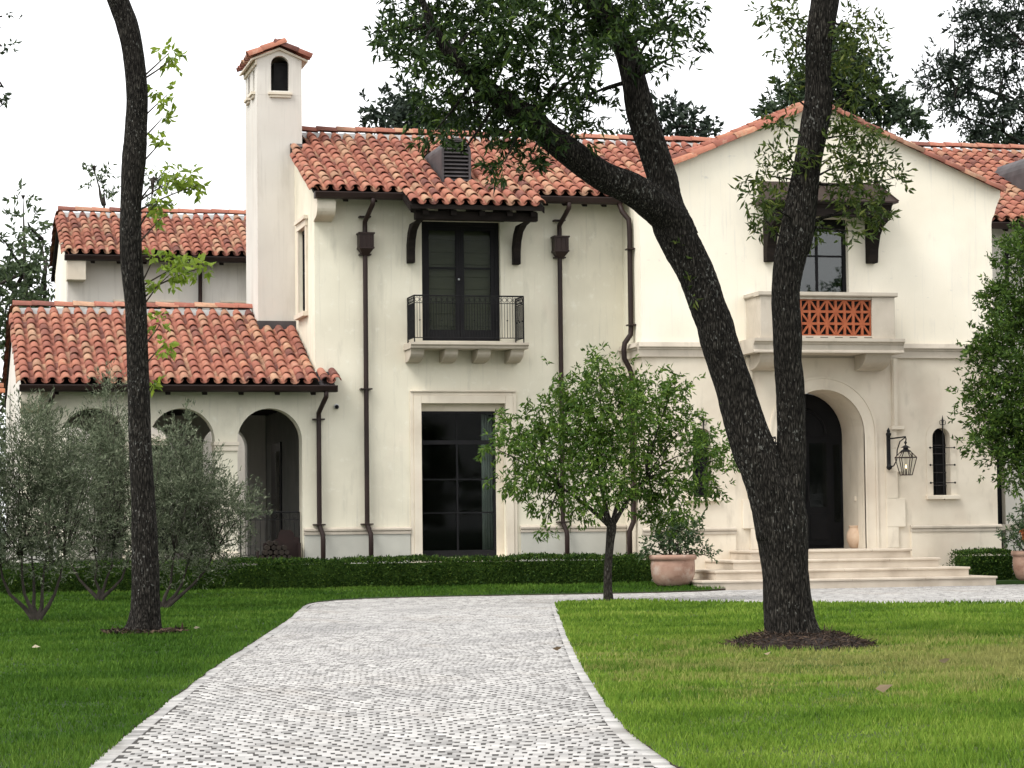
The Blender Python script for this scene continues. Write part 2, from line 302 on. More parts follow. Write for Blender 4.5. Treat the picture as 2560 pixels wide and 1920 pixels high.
def wall(name, outer, holes, fn, m, parent, thick):
    """a wall of real thickness with real openings. outer / holes: 2D outlines; fn(a, b, depth) -> xyz"""
    loops = [outer] + holes
    tri = geometry.tessellate_polygon([[Vector((a, b, 0)) for a, b in lp] for lp in loops])
    flat = [p for lp in loops for p in lp]; n = len(flat)
    vs = [fn(a, b, 0) for a, b in flat] + [fn(a, b, thick) for a, b in flat]
    fs = [tuple(t) for t in tri] + [tuple(i + n for i in t[::-1]) for t in tri]
    k = 0
    for lp in loops:
        c = len(lp)
        fs += [(k + i, k + (i + 1) % c, n + k + (i + 1) % c, n + k + i) for i in range(c)]
        k += c
    mb = MB(); mb.add(vs, fs)
    return mb.build(name, m, parent)

def rect(x0, x1, z0, z1): return [(x0, z0), (x1, z0), (x1, z1), (x0, z1)]
def arch(cx, r, z0, zs, n=20): return [(cx - r, z0), (cx + r, z0)] + [(cx + r * math.cos(math.pi * k / n), zs + r * math.sin(math.pi * k / n)) for k in range(n + 1)]
FY = lambda Y: (lambda a, b, d: (a, Y + d, b))        # wall facing the camera, inward = +Y
FX = lambda X: (lambda a, b, d: (X + d, a, b))        # wall facing left, inward = +X

def fast_mesh(name, V, k):
    """V: (N, k, 3) array of separate k-gons"""
    n = len(V); me = bpy.data.meshes.new(name)
    me.vertices.add(n * k); me.vertices.foreach_set('co', V.reshape(-1).astype(np.float32))
    me.loops.add(n * k); me.loops.foreach_set('vertex_index', np.arange(n * k, dtype=np.int32))
    me.polygons.add(n); me.polygons.foreach_set('loop_start', np.arange(0, n * k, k, dtype=np.int32))
    me.update(calc_edges=True); return me

def repeat_mesh(name, verts, faces, mats4):
    """one mesh out of many transformed copies of a small one"""
    V = np.array(verts, float); n = len(V); M = np.array(mats4)
    W = np.einsum('mij,nj->mni', M[:, :3, :3], V) + M[:, None, :3, 3]
    me = bpy.data.meshes.new(name); cnt = len(M)
    me.vertices.add(n * cnt); me.vertices.foreach_set('co', W.reshape(-1).astype(np.float32))
    ln = np.array([len(f) for f in faces], np.int32); li = np.array([i for f in faces for i in f], np.int32)
    idx = (li[None] + (np.arange(cnt, dtype=np.int32) * n)[:, None]).reshape(-1)
    me.loops.add(len(idx)); me.loops.foreach_set('vertex_index', idx)
    st = np.concatenate([[0], np.cumsum(ln)[:-1]]).astype(np.int32)
    starts = (st[None] + (np.arange(cnt, dtype=np.int32) * ln.sum())[:, None]).reshape(-1).astype(np.int32)
    me.polygons.add(len(starts)); me.polygons.foreach_set('loop_start', starts)
    me.update(calc_edges=True); return me

def unit(a): return a / np.maximum(np.linalg.norm(a, axis=-1, keepdims=True), 1e-9)

def leaf_quads(P, Dv, length, width, fold=.25):
    """a leaf = rhombus (base, side, tip, side) with a random roll"""
    n = len(P); r = RNG.normal(size=(n, 3)); Dv = unit(Dv); sd = unit(np.cross(Dv, r)); nm = np.cross(sd, Dv)
    L = length[:, None]; W = width[:, None]
    mid = P + Dv * L * .45
    V = np.stack([P, mid + sd * W * .5 + nm * W * fold, P + Dv * L - nm * L * .12, mid - sd * W * .5 + nm * W * fold], 1)
    return V

def sphere_pts(n, shell=.5):
    d = unit(RNG.normal(size=(n, 3))); r = (shell + (1 - shell) * RNG.random((n, 1))) if shell > 0 else RNG.random((n, 1)) ** (1 / 3)
    return d, r

def foliage(name, blobs, m, parent, per_m2=30, leaves=10, length=.08, width=.028, twig=.16, droop=.2, flat=.85, cover=1.0, spread=.9, shell=.35):
    """sprays of single leaves: twigs start on and inside each clump of the crown, and carry leaves that fan out from them"""
    P = []; D = []
    for (x, y, z, r) in blobs:
        n = max(3, int(per_m2 * 4 * math.pi * r * r * cover / 3))
        d, rr = sphere_pts(n, shell)
        c = np.array([x, y, z]) + d * rr * r * np.array([1, 1, flat]) * (1 + .25 * RNG.normal(size=(n, 1)))
        td = unit(d + .6 * RNG.normal(size=(n, 3)) + np.array([0, 0, -droop]))
        t = RNG.random((n, leaves, 1))
        pos = c[:, None] + td[:, None] * t * twig + .012 * RNG.normal(size=(n, leaves, 3))
        ld = td[:, None] * (.35 + .6 * t) + spread * .75 * RNG.normal(size=(n, leaves, 3)) + np.array([0, 0, -droop * .6])
        P.append(pos.reshape(-1, 3)); D.append(ld.reshape(-1, 3))
    P = np.concatenate(P); D = np.concatenate(D); n = len(P)
    V = leaf_quads(P, D, length * RNG.uniform(.6, 1.25, n), width * RNG.uniform(.7, 1.2, n))
    return link(name, fast_mesh(name, V, 4), parent, m)

def catmull(P, n):
    P = np.array(P, float); Q = np.vstack([2 * P[0] - P[1], P, 2 * P[-1] - P[-2]]); out = []
    for i in range(len(P) - 1):
        a, b, c, d = Q[i:i + 4]
        for t in np.linspace(0, 1, n, endpoint=False):
            out.append(.5 * ((2 * b) + (-a + c) * t + (2 * a - 5 * b + 4 * c - d) * t * t + (-a + 3 * b - 3 * c + d) * t ** 3))
    out.append(P[-1]); return np.array(out)

def trunk_mesh(name, stems, n=40, sub=6, ridge=.035):
    """tapered stems with furrowed surface; stems: list of (x, y, z, radius) paths"""
    vs = []; fs = []
    for path in stems:
        Q = catmull(path, sub); base = len(vs)
        ph = RNG.uniform(0, 6.28, 6)
        for i, (x, y, z, r) in enumerate(Q):
            d = Vector(Q[min(i + 1, len(Q) - 1)][:3] - Q[max(i - 1, 0)][:3]).normalized()
            sd = d.cross(Vector((0, 1, 0))).normalized(); up = sd.cross(d)
            for k in range(n):
                a = 2 * math.pi * k / n; s = i * .35
                w = 1 + ridge * (math.sin(9 * a + 1.3 * math.sin(s) + ph[0]) * .6 + math.sin(19 * a + 1.7 * math.sin(.7 * s + ph[1])) * .7) \
                    + .03 * math.sin(2 * a + .35 * s + ph[2]) + .025 * math.sin(3 * a - .5 * s + ph[3]) + random.uniform(-.012, .012) + (.22 * math.exp(-max(z, 0) / .13) * (math.cos(5 * a + ph[4]) + .5 * math.cos(3 * a + ph[5])) if path[0][2] < .05 else 0)
                vs.append(Vector((x, y, z)) + (sd * math.cos(a) + up * math.sin(a)) * r * w)
        for i in range(len(Q) - 1):
            for k in range(n):
                a, b = base + i * n + k, base + i * n + (k + 1) % n
                fs.append((a, b, b + n, a + n))
        fs.append(tuple(range(base, base + n))[::-1]); e = base + (len(Q) - 1) * n; fs.append(tuple(range(e, e + n)))
    mb = MB(); mb.add(vs, fs); return mb

def twigs(mb, start_pts, ends, r0=.02, r1=.005, sag=.1, n=5):
    for a, b in zip(start_pts, ends):
        a = np.array(a, float); b = np.array(b, float); m = (a + b) / 2 + RNG.normal(size=3) * .08 * np.linalg.norm(b - a) + np.array([0, 0, sag * np.linalg.norm(b - a)])
        pts = [(1 - t) ** 2 * a + 2 * t * (1 - t) * m + t * t * b for t in np.linspace(0, 1, 6)]
        mb.tube(pts, list(np.linspace(r0, r1, 6)), n)
    return mb
# ------------------------------------------------------------------ ground
def inside(poly, P):
    x, y = P[:, 0], P[:, 1]; r = np.zeros(len(P), bool); n = len(poly)
    for i in range(n):
        (x1, y1), (x2, y2) = poly[i], poly[(i + 1) % n]
        if y1 == y2: continue
        c = ((y1 > y) != (y2 > y)) & (x < (x2 - x1) * (y - y1) / (y2 - y1) + x1); r ^= c
    return r
def sstep(a, b, x): t = np.clip((x - a) / (b - a), 0, 1); return t * t * (3 - 2 * t)
def rise(x, y):      # the turf stands a little above the paving and climbs gently to the house
    return .026 + .075 * sstep(44.5, 48.6, y)

EDGE_L = [(.35, 9.6), (.66, 12.0), (1.01, 14.07), (1.45, 16.42), (2.04, 19.47), (2.76, 23.08), (3.84, 28.14), (5.32, 35.09), (6.22, 39.7), (6.60, 41.6), (7.0, 42.9), (7.5, 43.9), (8.2, 44.6), (9.24, 44.95), (10.99, 45.02), (12.32, 44.98), (13.7, 45.04), (14.98, 45.45), (15.75, 46.2)]
EDGE_R = [(4.2, 9.6), (4.05, 11.2), (4.09, 12.93), (4.17, 13.4), (4.38, 14.63), (4.67, 16.02), (5.29, 18.66), (6.16, 22.33), (6.98, 25.67), (7.94, 29.53), (9.04, 33.9), (10.05, 37.9), (10.45, 39.5), (10.8, 40.25), (11.25, 40.62), (11.7, 40.55), (12.11, 39.82), (12.5, 38.75), (13.39, 37.67), (16.85, 35.46), (20, 34.2), (26, 33.2), (40, 32.8)]
HOUSE_LINE = [(15.75, 48.6), (-30, 48.6)]
LAWN_L = EDGE_L + HOUSE_LINE + [(-30, 9.6)]
LAWN_R = EDGE_R + [(40, 9.6)]
COURT = EDGE_L + [(15.75, 48.8), (21.4, 48.8), (21.4, 46.3), (23, 46.1), (26, 46.6), (40, 47.2)] + EDGE_R[::-1]

g = MB(); g.add([(-900, -500, -.12), (900, -500, -.12), (900, 1400, -.12), (-900, 1400, -.12)], [(0, 1, 2, 3)])
tag(g.build('ground', 'turf_left'), kind='structure')

def densify(poly, step):
    out = []
    for i in range(len(poly)):
        a, b = np.array(poly[i]), np.array(poly[(i + 1) % len(poly)]); n = max(1, int(np.linalg.norm(b - a) / step))
        out += [tuple(a + (b - a) * k / n) for k in range(n)]
    return out
def lawn(name, poly, m):
    P = densify(poly, .6); P3 = [(x + random.uniform(-.02, .02), y) for x, y in P]
    bm = bmesh.new(); vs = [bm.verts.new((x, y, 0)) for x, y in P3]
    tri = geometry.tessellate_polygon([[Vector((x, y, 0)) for x, y in P3]])
    for t in tri:
        try: bm.faces.new([vs[i] for i in t])
        except ValueError: pass
    bmesh.ops.subdivide_edges(bm, edges=[e for e in bm.edges if e.calc_length() > 1.5], cuts=3, use_grid_fill=True)
    for v in bm.verts: v.co.z = float(rise(v.co.x, v.co.y)) - .016
    be = [e for e in bm.edges if e.is_boundary]
    r = bmesh.ops.extrude_edge_only(bm, edges=be)
    nv = [v for v in r['geom'] if isinstance(v, bmesh.types.BMVert)]
    for v in nv: v.co.z = -.10
    sides = [f for f in bm.faces if any(v in set(nv) for v in f.verts)] if False else [f for f in r['geom'] if isinstance(f, bmesh.types.BMFace)]
    for f in sides: f.material_index = 1
    bmesh.ops.recalc_face_normals(bm, faces=bm.faces)
    me = bpy.data.meshes.new(name); bm.to_mesh(me); bm.free()
    me.materials.append(MATS[m]); me.materials.append(MATS['soil'])
    o = bpy.data.objects.new(name, me); C.objects.link(o); return tag(o, kind='structure')
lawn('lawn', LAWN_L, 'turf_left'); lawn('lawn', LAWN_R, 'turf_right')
bed = MB(); bed.box(21.45, 32, 46.4, 50.9, -.1, .07)
tag(bed.build('planting_bed', 'turf_left'), kind='structure')

# driveway: mortar bed + cobble setts in gently waving courses
tri = geometry.tessellate_polygon([[Vector((x, y, 0)) for x, y in COURT]])
db = MB(); db.add([(x, y, -.0035) for x, y in COURT], [tuple(t) for t in tri]); drive = tag(db.build('driveway', 'joint'), kind='structure')
SW, SD = .106, .122
rows = []
TH = math.radians(13.2); ct_, st_ = math.cos(TH), math.sin(TH)      # the courses run square to the axis of the drive
for k in range(int(50 / SD)):
    y = 8.0 + k * SD
    xs = np.arange(-14, 30 if y > 36 else 8, SW) + (SW / 2 if k % 2 else 0)
    rows.append(np.stack([xs, np.full_like(xs, y)], 1))
P = np.concatenate(rows)
P[:, 1] += .09 * np.sin(P[:, 0] * 1.15 + P[:, 1] * .12) + .006 * RNG.normal(size=len(P))
P[:, 0] += .045 * np.sin(P[:, 1] * 1.3 + P[:, 0] * .4) + .007 * RNG.normal(size=len(P))
ang = .10 * np.cos(P[:, 0] * 1.15 + P[:, 1] * .12) - TH
P = np.stack([P[:, 0] * ct_ + P[:, 1] * st_, -P[:, 0] * st_ + P[:, 1] * ct_], 1)
ko = inside(COURT, P)
for dx, dy in ((.05, 0), (-.05, 0), (0, .06), (0, -.06)): ko |= inside(COURT, P + np.array([dx, dy]))
P = P[ko]; ang = ang[ko]
def edge_dist(P, line):
    d = np.full(len(P), 9.0)
    for (x1, y1), (x2, y2) in zip(line[:-1], line[1:]):
        a = np.array([x1, y1]); v = np.array([x2 - x1, y2 - y1]); t = np.clip(((P - a) @ v) / (v @ v), 0, 1); d = np.minimum(d, np.linalg.norm(P - a - t[:, None] * v, axis=1))
    return d
far_ = (edge_dist(P, EDGE_L) > .103) & (edge_dist(P, EDGE_R) > .103); P = P[far_]; ang = ang[far_]
sx = RNG.uniform(.90, 1.04, len(P)); sy = RNG.uniform(.92, 1.03, len(P)); zz = RNG.normal(size=len(P)) * .0006
tilt = RNG.normal(size=(len(P), 2)) * .005
M = np.zeros((len(P), 4, 4)); ca, sa = np.cos(ang), np.sin(ang)
M[:, 0, 0] = ca * sx; M[:, 0, 1] = -sa * sy; M[:, 1, 0] = sa * sx; M[:, 1, 1] = ca * sy; M[:, 2, 2] = 1; M[:, 3, 3] = 1
M[:, 2, 0] = tilt[:, 0]; M[:, 2, 1] = tilt[:, 1]; M[:, 0, 3] = P[:, 0]; M[:, 1, 3] = P[:, 1]; M[:, 2, 3] = zz
a, b, e = .0425, .0575, .003
SV = [(-a, -b, -.02), (a, -b, -.02), (a, b, -.02), (-a, b, -.02), (-a, -b, -.0025), (a, -b, -.0025), (a, b, -.0025), (-a, b, -.0025), (-a + e, -b + e, 0), (a - e, -b + e, 0), (a - e, b - e, 0), (-a + e, b - e, 0)]
SF = [(8, 9, 10, 11)] + [(i, (i + 1) % 4, 4 + (i + 1) % 4, 4 + i) for i in range(4)] + [(4 + i, 4 + (i + 1) % 4, 8 + (i + 1) % 4, 8 + i) for i in range(4)]
# the nearest setts that the picture shows are single pieces
depth = .2388 * P[:, 0] + .9694 * P[:, 1]; u = (.97096 * P[:, 0] - .2392 * P[:, 1]) / depth
ok = np.where((P[:, 1] > 13.3) & (np.abs(u) < .205))[0]; near = ok[np.argsort(depth[ok])][:300]
sm = MB(); sm.add(SV, SF); sme = sm.mesh('paver'); sme.materials.append(MATS['sett'])
for i in near:
    o = bpy.data.objects.new('paver', sme); C.objects.link(o); o.parent = drive; o.matrix_basis = Matrix(M[i].tolist())
rest = np.setdiff1d(np.arange(len(P)), near)
me = repeat_mesh('paving', SV, SF, M[rest]); link('paving', me, drive, 'sett', kind='stuff')
# edging course: longer stones laid along both edges of the drive
EM = []
for line, sgn in ((EDGE_L, 1), (EDGE_R, -1)):
    L = catmull(line, 14)
    seg = np.linalg.norm(np.diff(L, axis=0), axis=1); cum = np.concatenate([[0], np.cumsum(seg)])
    for off in (.045,):
        for s0 in np.arange(0, cum[-1] - .3, .118):
            k = np.searchsorted(cum, s0 + .06) - 1; f = (s0 + .06 - cum[k]) / seg[k]; p = L[k] + (L[k + 1] - L[k]) * f; d = (L[k + 1] - L[k]) / seg[k]; nrm = np.array([d[1], -d[0]]) * sgn
            q = p + nrm * off; w0 = RNG.uniform(.96, 1.02)
            EM.append([[d[0] * 1.30 * w0, nrm[0] * .90, 0, q[0]], [d[1] * 1.30 * w0, nrm[1] * .90, 0, q[1]], [0, 0, 1, RNG.normal() * .0006], [0, 0, 0, 1]])
link('edging_course', repeat_mesh('edging_course', SV, SF, np.array(EM)), drive, 'sett', kind='stuff')

# grass blades: single triangles, finer and denser near the camera
def blades(poly, xr, yr, m, parent_name, seed):
    global RNG
    out = []
    for (y0, y1, dens, h, wd) in ((9.7, 17, 3000, .052, .0055), (17, 23, 1900, .056, .0075), (23, 31, 1100, .06, .0105), (31, 49, 560, .062, .016)):
        y0, y1 = max(y0, yr[0]), min(y1, yr[1])
        if y1 <= y0: continue
        lo = lambda y: max(xr[0], .246 * y - .275 * y - 1.6 - (0 if y < 30 else .5)); hi = lambda y: min(xr[1], .246 * y + .28 * y + 2.0)
        x0, x1 = min(lo(y0), lo(y1)), max(hi(y0), hi(y1))
        n = int((x1 - x0) * (y1 - y0) * dens); Q = np.stack([RNG.uniform(x0, x1, n), RNG.uniform(y0, y1, n)], 1)
        slx = .214 * Q[:, 1] + 1.2; cx = .246 * Q[:, 1]
        Q = Q[(np.abs(Q[:, 0] - cx) < slx * 1.28) & (inside(poly, Q) | inside(poly, Q + np.array([.035, 0])) | inside(poly, Q - np.array([.035, 0])))]
        # thin out to tufts
        tuft = .5 + .25 * np.sin(Q[:, 0] * 5.1 + 2 * np.sin(Q[:, 1] * 3.3)) + .25 * np.sin(Q[:, 1] * 6.7 + 2 * np.sin(Q[:, 0] * 4.1))
        Q = Q[RNG.random(len(Q)) < .42 + .58 * tuft]
        n = len(Q); z = rise(Q[:, 0], Q[:, 1]); a = RNG.uniform(0, 6.283, n); hh = h * RNG.uniform(.45, 1.35, n) * (.75 + .35 * np.sin(Q[:, 0] * 2.3 + 1.7 * np.sin(Q[:, 1] * 1.9)) * np.sin(Q[:, 1] * 2.9 + 1))
        ln = RNG.uniform(.1, .75, n) * hh; b = RNG.uniform(0, 6.283, n)
        base = np.stack([Q[:, 0], Q[:, 1], z - .005], 1); sd = np.stack([np.cos(a), np.sin(a), np.zeros(n)], 1) * (wd * RNG.uniform(.6, 1.3, n))[:, None]
        tip = base + np.stack([np.cos(b) * ln, np.sin(b) * ln, hh], 1)
        out.append(np.stack([base - sd, base + sd, tip], 1))
    V = np.concatenate(out); o = link('grass', fast_mesh('grass', V, 3), None, m, kind='stuff'); return o
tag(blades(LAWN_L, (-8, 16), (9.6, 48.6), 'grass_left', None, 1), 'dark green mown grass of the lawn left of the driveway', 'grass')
tag(blades(LAWN_R, (3, 32), (9.6, 41), 'grass_right', None, 2), 'bright green mown grass with straw patches around the forked oak', 'grass')
# ------------------------------------------------------------------ the house
M_ = .427                                             # roof pitch (rise over run)
house = empty('house', (14.0, 53.5, 0), 'large cream stucco house with terracotta tile roofs, arched loggia and gabled entry', 'house')
H = house
def part(mb, name, m, parent=None, **k): return mb.build(name, m, parent if parent is not None else H, **k)

# --- main block
wall('main_block_wall', rect(8.19, 14.80, -.2, 8.33), [rect(10.43, 12.10, 5.13, 7.62), rect(10.38, 12.16, .66, 3.83)], FY(50), 'stucco_main', H, .42)
wall('main_block_wall', [(50.42, -.2), (57, -.2), (57, 8.30), (53.5, 9.78), (50.42, 8.46)], [rect(51.02, 51.95, 5.80, 7.58)], FX(8.192), 'stucco_main', H, .40)
mb = MB(); mb.box(8.2, 14.8, 56.6, 57, -.2, 8.3); part(mb, 'main_block_wall', 'stucco_main')
# --- loggia (open to front and back)
CA = [3.70, 5.475, 7.25]
wall('loggia_wall', rect(2.30, 8.188, .0, 4.28), [arch(c, .66, .64, 3.07) for c in CA], FY(50.003), 'stucco_main', H, .42)
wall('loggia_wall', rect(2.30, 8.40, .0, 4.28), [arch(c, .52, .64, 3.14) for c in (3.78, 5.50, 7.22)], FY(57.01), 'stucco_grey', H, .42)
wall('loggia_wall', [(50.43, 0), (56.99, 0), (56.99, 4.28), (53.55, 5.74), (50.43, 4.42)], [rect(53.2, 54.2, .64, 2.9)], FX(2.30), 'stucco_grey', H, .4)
mb = MB(); mb.box(2.3, 8.18, 49.98, 57.4, -.15, .62); part(mb, 'loggia_floor', 'floor_stone')
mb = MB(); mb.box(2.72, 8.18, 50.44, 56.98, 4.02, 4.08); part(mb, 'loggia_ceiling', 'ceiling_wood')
for y in np.arange(50.9, 56.8, .62):
    mb = MB(); mb.box(2.75, 8.17, y, y + .12, 3.88, 4.018); part(mb, 'ceiling_beam', 'ceiling_wood')
mb = MB(); mb.box(8.165, 8.191, 50.43, 57.0, .62, 4.02); part(mb, 'loggia_shade_panel', 'plaster_shaded')  # added panel over the end wall, loggia shade put into its colour
# dark door in the end wall of the loggia
mb = MB(); mb.box(8.13, 8.164, 54.5, 55.9, .64, 3.2); d = part(mb, 'side_door', 'door_black')
mb = MB(); mb.box(8.122, 8.13, 54.62, 55.15, 1.0, 3.0); part(mb, 'pane', 'glass_dark', d)
# impost blocks and pier bases of the arcade
for xa, xb in ((6.135, 6.59), (4.36, 4.815)):
    mb = MB(); mb.px([(49.93, 2.98), (49.93, 3.05), (50.46, 3.05), (50.46, 2.98)], xa - .03, xb + .03); mb.px([(49.96, 2.87), (49.96, 2.978), (50.44, 2.978), (50.44, 2.87)], xa - .012, xb + .012); part(mb, 'impost', 'limestone')
    mb = MB(); mb.box(xa - .04, xb + .04, 49.93, 50.45, .60, .82); part(mb, 'pier_base', 'limestone', bevel=.012)
# base moulding and plinth
def moulding(x0, x1, Y, z=1.21):
    mb = MB(); mb.px([(Y - .002, z - .055), (Y - .07, z - .055), (Y - .07, z - .01), (Y - .055, z + .005), (Y - .085, z + .02), (Y - .085, z + .055), (Y - .03, z + .085), (Y - .002, z + .085)], x0, x1); part(mb, 'base_moulding', 'limestone_trim')
    mb = MB(); mb.box(x0 + .01, x1 - .01, Y - .05, Y - .002, -.1, z - .057); part(mb, 'plinth', 'plinth')
moulding(7.93, 10.14, 50); moulding(12.46, 14.74, 50); moulding(2.28, 3.0, 50)
# corbel block below the eave corner
def corbel(x0, x1, Y, z0, z1, p=.50):
    pr = [(Y, z0)] + [(Y - p * (.35 + .65 * math.sin(t)), z0 + (z1 - z0) * (.1 + .5 * (1 - math.cos(t)))) for t in np.linspace(0, math.pi / 2, 7)] + [(Y - p, z1), (Y, z1)]
    mb = MB(); mb.px(pr, x0, x1); part(mb, 'eave_corbel', 'limestone')
corbel(8.17, 8.55, 49.99, 7.55, 8.02); corbel(2.27, 2.66, 49.99, 3.62, 4.10)

# --- roof slabs (decks); the tiles lie on them
def slope(name, x0, x1, Ye, Ze, Yr, back=True, th=.07, m='dark_timber', fascia=True):
    Zr = Ze + M_ * (Yr - Ye); pr = [(Ye, Ze), (Yr, Zr)]
    if back: pr += [(2 * Yr - Ye, Ze), (2 * Yr - Ye, Ze - th)]
    pr += [(Yr, Zr - th), (Ye, Ze - th)]
    mb = MB(); mb.px(pr, x0, x1); return part(mb, name, m)
r_main = slope('main_roof', 8.10, 14.75, 49.42, 8.10, 53.5)
r_main2 = slope('main_roof', 14.752, 17.6, 50.5, 8.10 + M_ * 1.08, 53.5)
mb = MB(); mb.px([(48.62, 8.10 - M_ * .80), (49.425, 8.098), (49.425, 8.03), (48.62, 8.03 - M_ * .80)], 9.93, 12.68); r_ext = part(mb, 'door_canopy_roof', 'dark_timber')
r_log = slope('loggia_roof', 2.27, 8.186, 49.42, 4.17, 53.55)
mb = MB(); mb.px([(49.42, 4.172), (49.96, 4.172 + M_ * .54), (49.96, 4.10 + M_ * .54), (49.42, 4.10)], 8.188, 8.50); part(mb, 'loggia_eave_return', 'lead')
mb = MB(); mb.box(8.19, 8.52, 49.90, 49.998, 4.3, 4.47); part(mb, 'flashing', 'lead')
r_gab = None
gx, gz = 18.665, 10.10                                 # ridge of the entry gable (deck)
mb = MB(); mb.py([(14.58, gz - M_ * (gx - 14.58)), (gx, gz), (22.78, gz - M_ * (22.78 - gx)), (22.78, gz - M_ * (22.78 - gx) - .07), (gx, gz - .07), (14.58, gz - M_ * (gx - 14.58) - .07)], 49.125, 58); r_gab = part(mb, 'gable_roof', 'dark_timber')
r_rear = slope('rear_wing_roof', 3.80, 16, 60.02, 7.90, 63.05)
r_right = slope('side_wing_roof', 22.80, 36, 50.32, 7.86, 56.0)

# --- barrel tiles
def tile_shape(r0, r1, ln, th, concave, n=7, lift=0.0):
    vs = []; fs = []
    for (y, r, off) in ((0, r0, 0), (ln, r1, 0)):
        for (rr) in (r, r - th):
            for k in range(n + 1):
                a = math.pi * (.04 + .92 * k / n); s = -1 if concave else 1
                vs.append((rr * math.cos(a), y, (s * rr * math.sin(a) + (r0 if concave else 0)) + (lift if y == 0 else 0)))
    m = n + 1
    o0, i0, o1, i1 = 0, m, 2 * m, 3 * m
    for k in range(n):
        fs += [(o0 + k, o0 + k + 1, o1 + k + 1, o1 + k), (o0 + k, i0 + k, i0 + k + 1, o0 + k + 1), (i0 + k, i1 + k, i1 + k + 1, i0 + k + 1)]
    return vs, fs
COVER = tile_shape(.099, .080, .46, .018, False, 7, .028)
PAN = tile_shape(.100, .086, .46, .016, True, 5, .018)
RIDGE = tile_shape(.125, .112, .50, .018, False, 7, .012)
RAKE = tile_shape(.155, .138, .56, .022, False, 9, .014)
cover_me = MB().add(*COVER).mesh('tile'); cover_me.materials.append(MATS['terracotta_tile'])
cover_me.polygons.foreach_set('use_smooth', np.ones(len(cover_me.polygons), bool))
STUFF = {'cover': [], 'pan': [], 'ridge': [], 'rake': []}
SINGLES = []
def frame(o, xa, ya):
    xa = Vector(xa).normalized(); ya = Vector(ya).normalized(); za = xa.cross(ya)
    return Matrix(((xa.x, ya.x, za.x, o[0]), (xa.y, ya.y, za.y, o[1]), (xa.z, ya.z, za.z, o[2]), (0, 0, 0, 1)))
def jitter(): return Matrix.Translation((random.gauss(0, .005), random.gauss(0, .010), random.gauss(0, .003))) @ Matrix.Rotation(random.gauss(0, .016), 4, 'Z') @ Matrix.Rotation(random.gauss(0, .014), 4, 'X')
SP, EX = .2595, .362
def tile_field(o, xa, ya, width, length, keep=None, single=None, ends=True):
    """o: eave corner on the deck; xa along the eave, ya up the slope"""
    F = frame(o, xa, ya); nx = int(width / SP + .5); ny = int(length / EX + .5); ex = length / ny; sp = width / nx
    for j in range(ny):
        for i in range(nx + 1):
            x = i * sp; y = j * ex - .04
            for kind, dx, h in (('cover', 0, .055), ('pan', sp / 2, .012)):
                if kind == 'pan' and i == nx: continue
                wp = F @ Vector((x + dx, y + .2, 0))
                if keep and not keep(wp): continue
                m = F @ Matrix.Translation((x + dx, y, h)) @ jitter()
                if kind == 'cover' and single: SINGLES.append((m, single))
                else: STUFF[kind].append(m)
up = Vector((0, 1, M_)).normalized(); L_ = math.hypot(1, M_)
CHIM = (7.36, 8.40, 52.57, 54.5)
def not_chim(p): return not (CHIM[0] - .06 < p.x and CHIM[2] - .16 < p.y)
# loggia (left part single tiles)
tile_field((2.35, 49.42, 4.17), (1, 0, 0), up, 5.72, 4.13 * L_, keep=lambda p: p.y < 53.6 and (p.x < 7.36 or p.y < 52.40), single=r_log)
for x in (8.30, 8.53):
    STUFF['cover'].append(frame((x, 49.40, 4.225), (1, 0, 0), up)); STUFF['cover'].append(frame((x, 49.60, 4.31), (1, 0, 0), up))
STUFF['pan'].append(frame((8.41, 49.40, 4.18), (1, 0, 0), up))
# main roof with the vent dormer left free, and the part over the door
DORM = (10.86, 11.58, 50.10)
def keep_main(p):
    if DORM[0] - .05 < p.x < DORM[1] + .05 and p.y > DORM[2] - .12: return p.y > 52.2
    if p.x < 8.44 and p.y > 52.45: return False
    zg = gz - M_ * abs(gx - p.x)
    return p.z > zg - .02 or p.x < 14.66
tile_field((8.16, 49.42, 8.10), (1, 0, 0), up, 9.34, 4.08 * L_, keep=keep_main)
tile_field((10.0, 48.62, 8.10 - M_ * .80), (1, 0, 0), up, 2.62, .80 * L_)
# rear wing, side wing
tile_field((3.88, 60.02, 7.90), (1, 0, 0), up, 5.2, 3.03 * L_)
tile_field((22.9, 50.32, 7.86), (1, 0, 0), up, 13.0, 5.68 * L_)
# gable: both slopes (front strips only, the rest lies out of sight behind the ridge)
upl = Vector((1, 0, M_)).normalized(); upr = Vector((-1, 0, M_)).normalized()
tile_field((14.58, 52.0, gz - M_ * (gx - 14.58)), (0, -1, 0), upl, 3.05, 4.06 * L_)
tile_field((22.78, 48.95, gz - M_ * (gx - 14.60)), (0, 1, 0), upr, 3.05, 4.06 * L_)
for s in (1, -1):                                    # big barrel tiles along the rake of the gable
    n = 9; ln = 4.16 * L_ / n
    for k in range(n):
        x = (14.52 if s > 0 else 22.81) + s * k * ln / L_
        z = gz - M_ * (abs(gx - x)) + .01
        m = frame((x, 48.635, z - .085), (0, -s, 0), upl if s > 0 else upr) @ jitter(); STUFF['rake'].append(m)
# rakes at the left ends of the other roofs
for (x, Ye, Ze, n) in ((8.10, 49.44, 8.06, 8), (2.27, 49.44, 4.13, 12), (3.80, 60.05, 7.86, 9)):
    for k in range(n): STUFF['cover'].append(frame((x, Ye + k * EX / L_ * .98, Ze + M_ * k * EX / L_ * .98 + .02), (1, 0, 0), up) @ jitter())
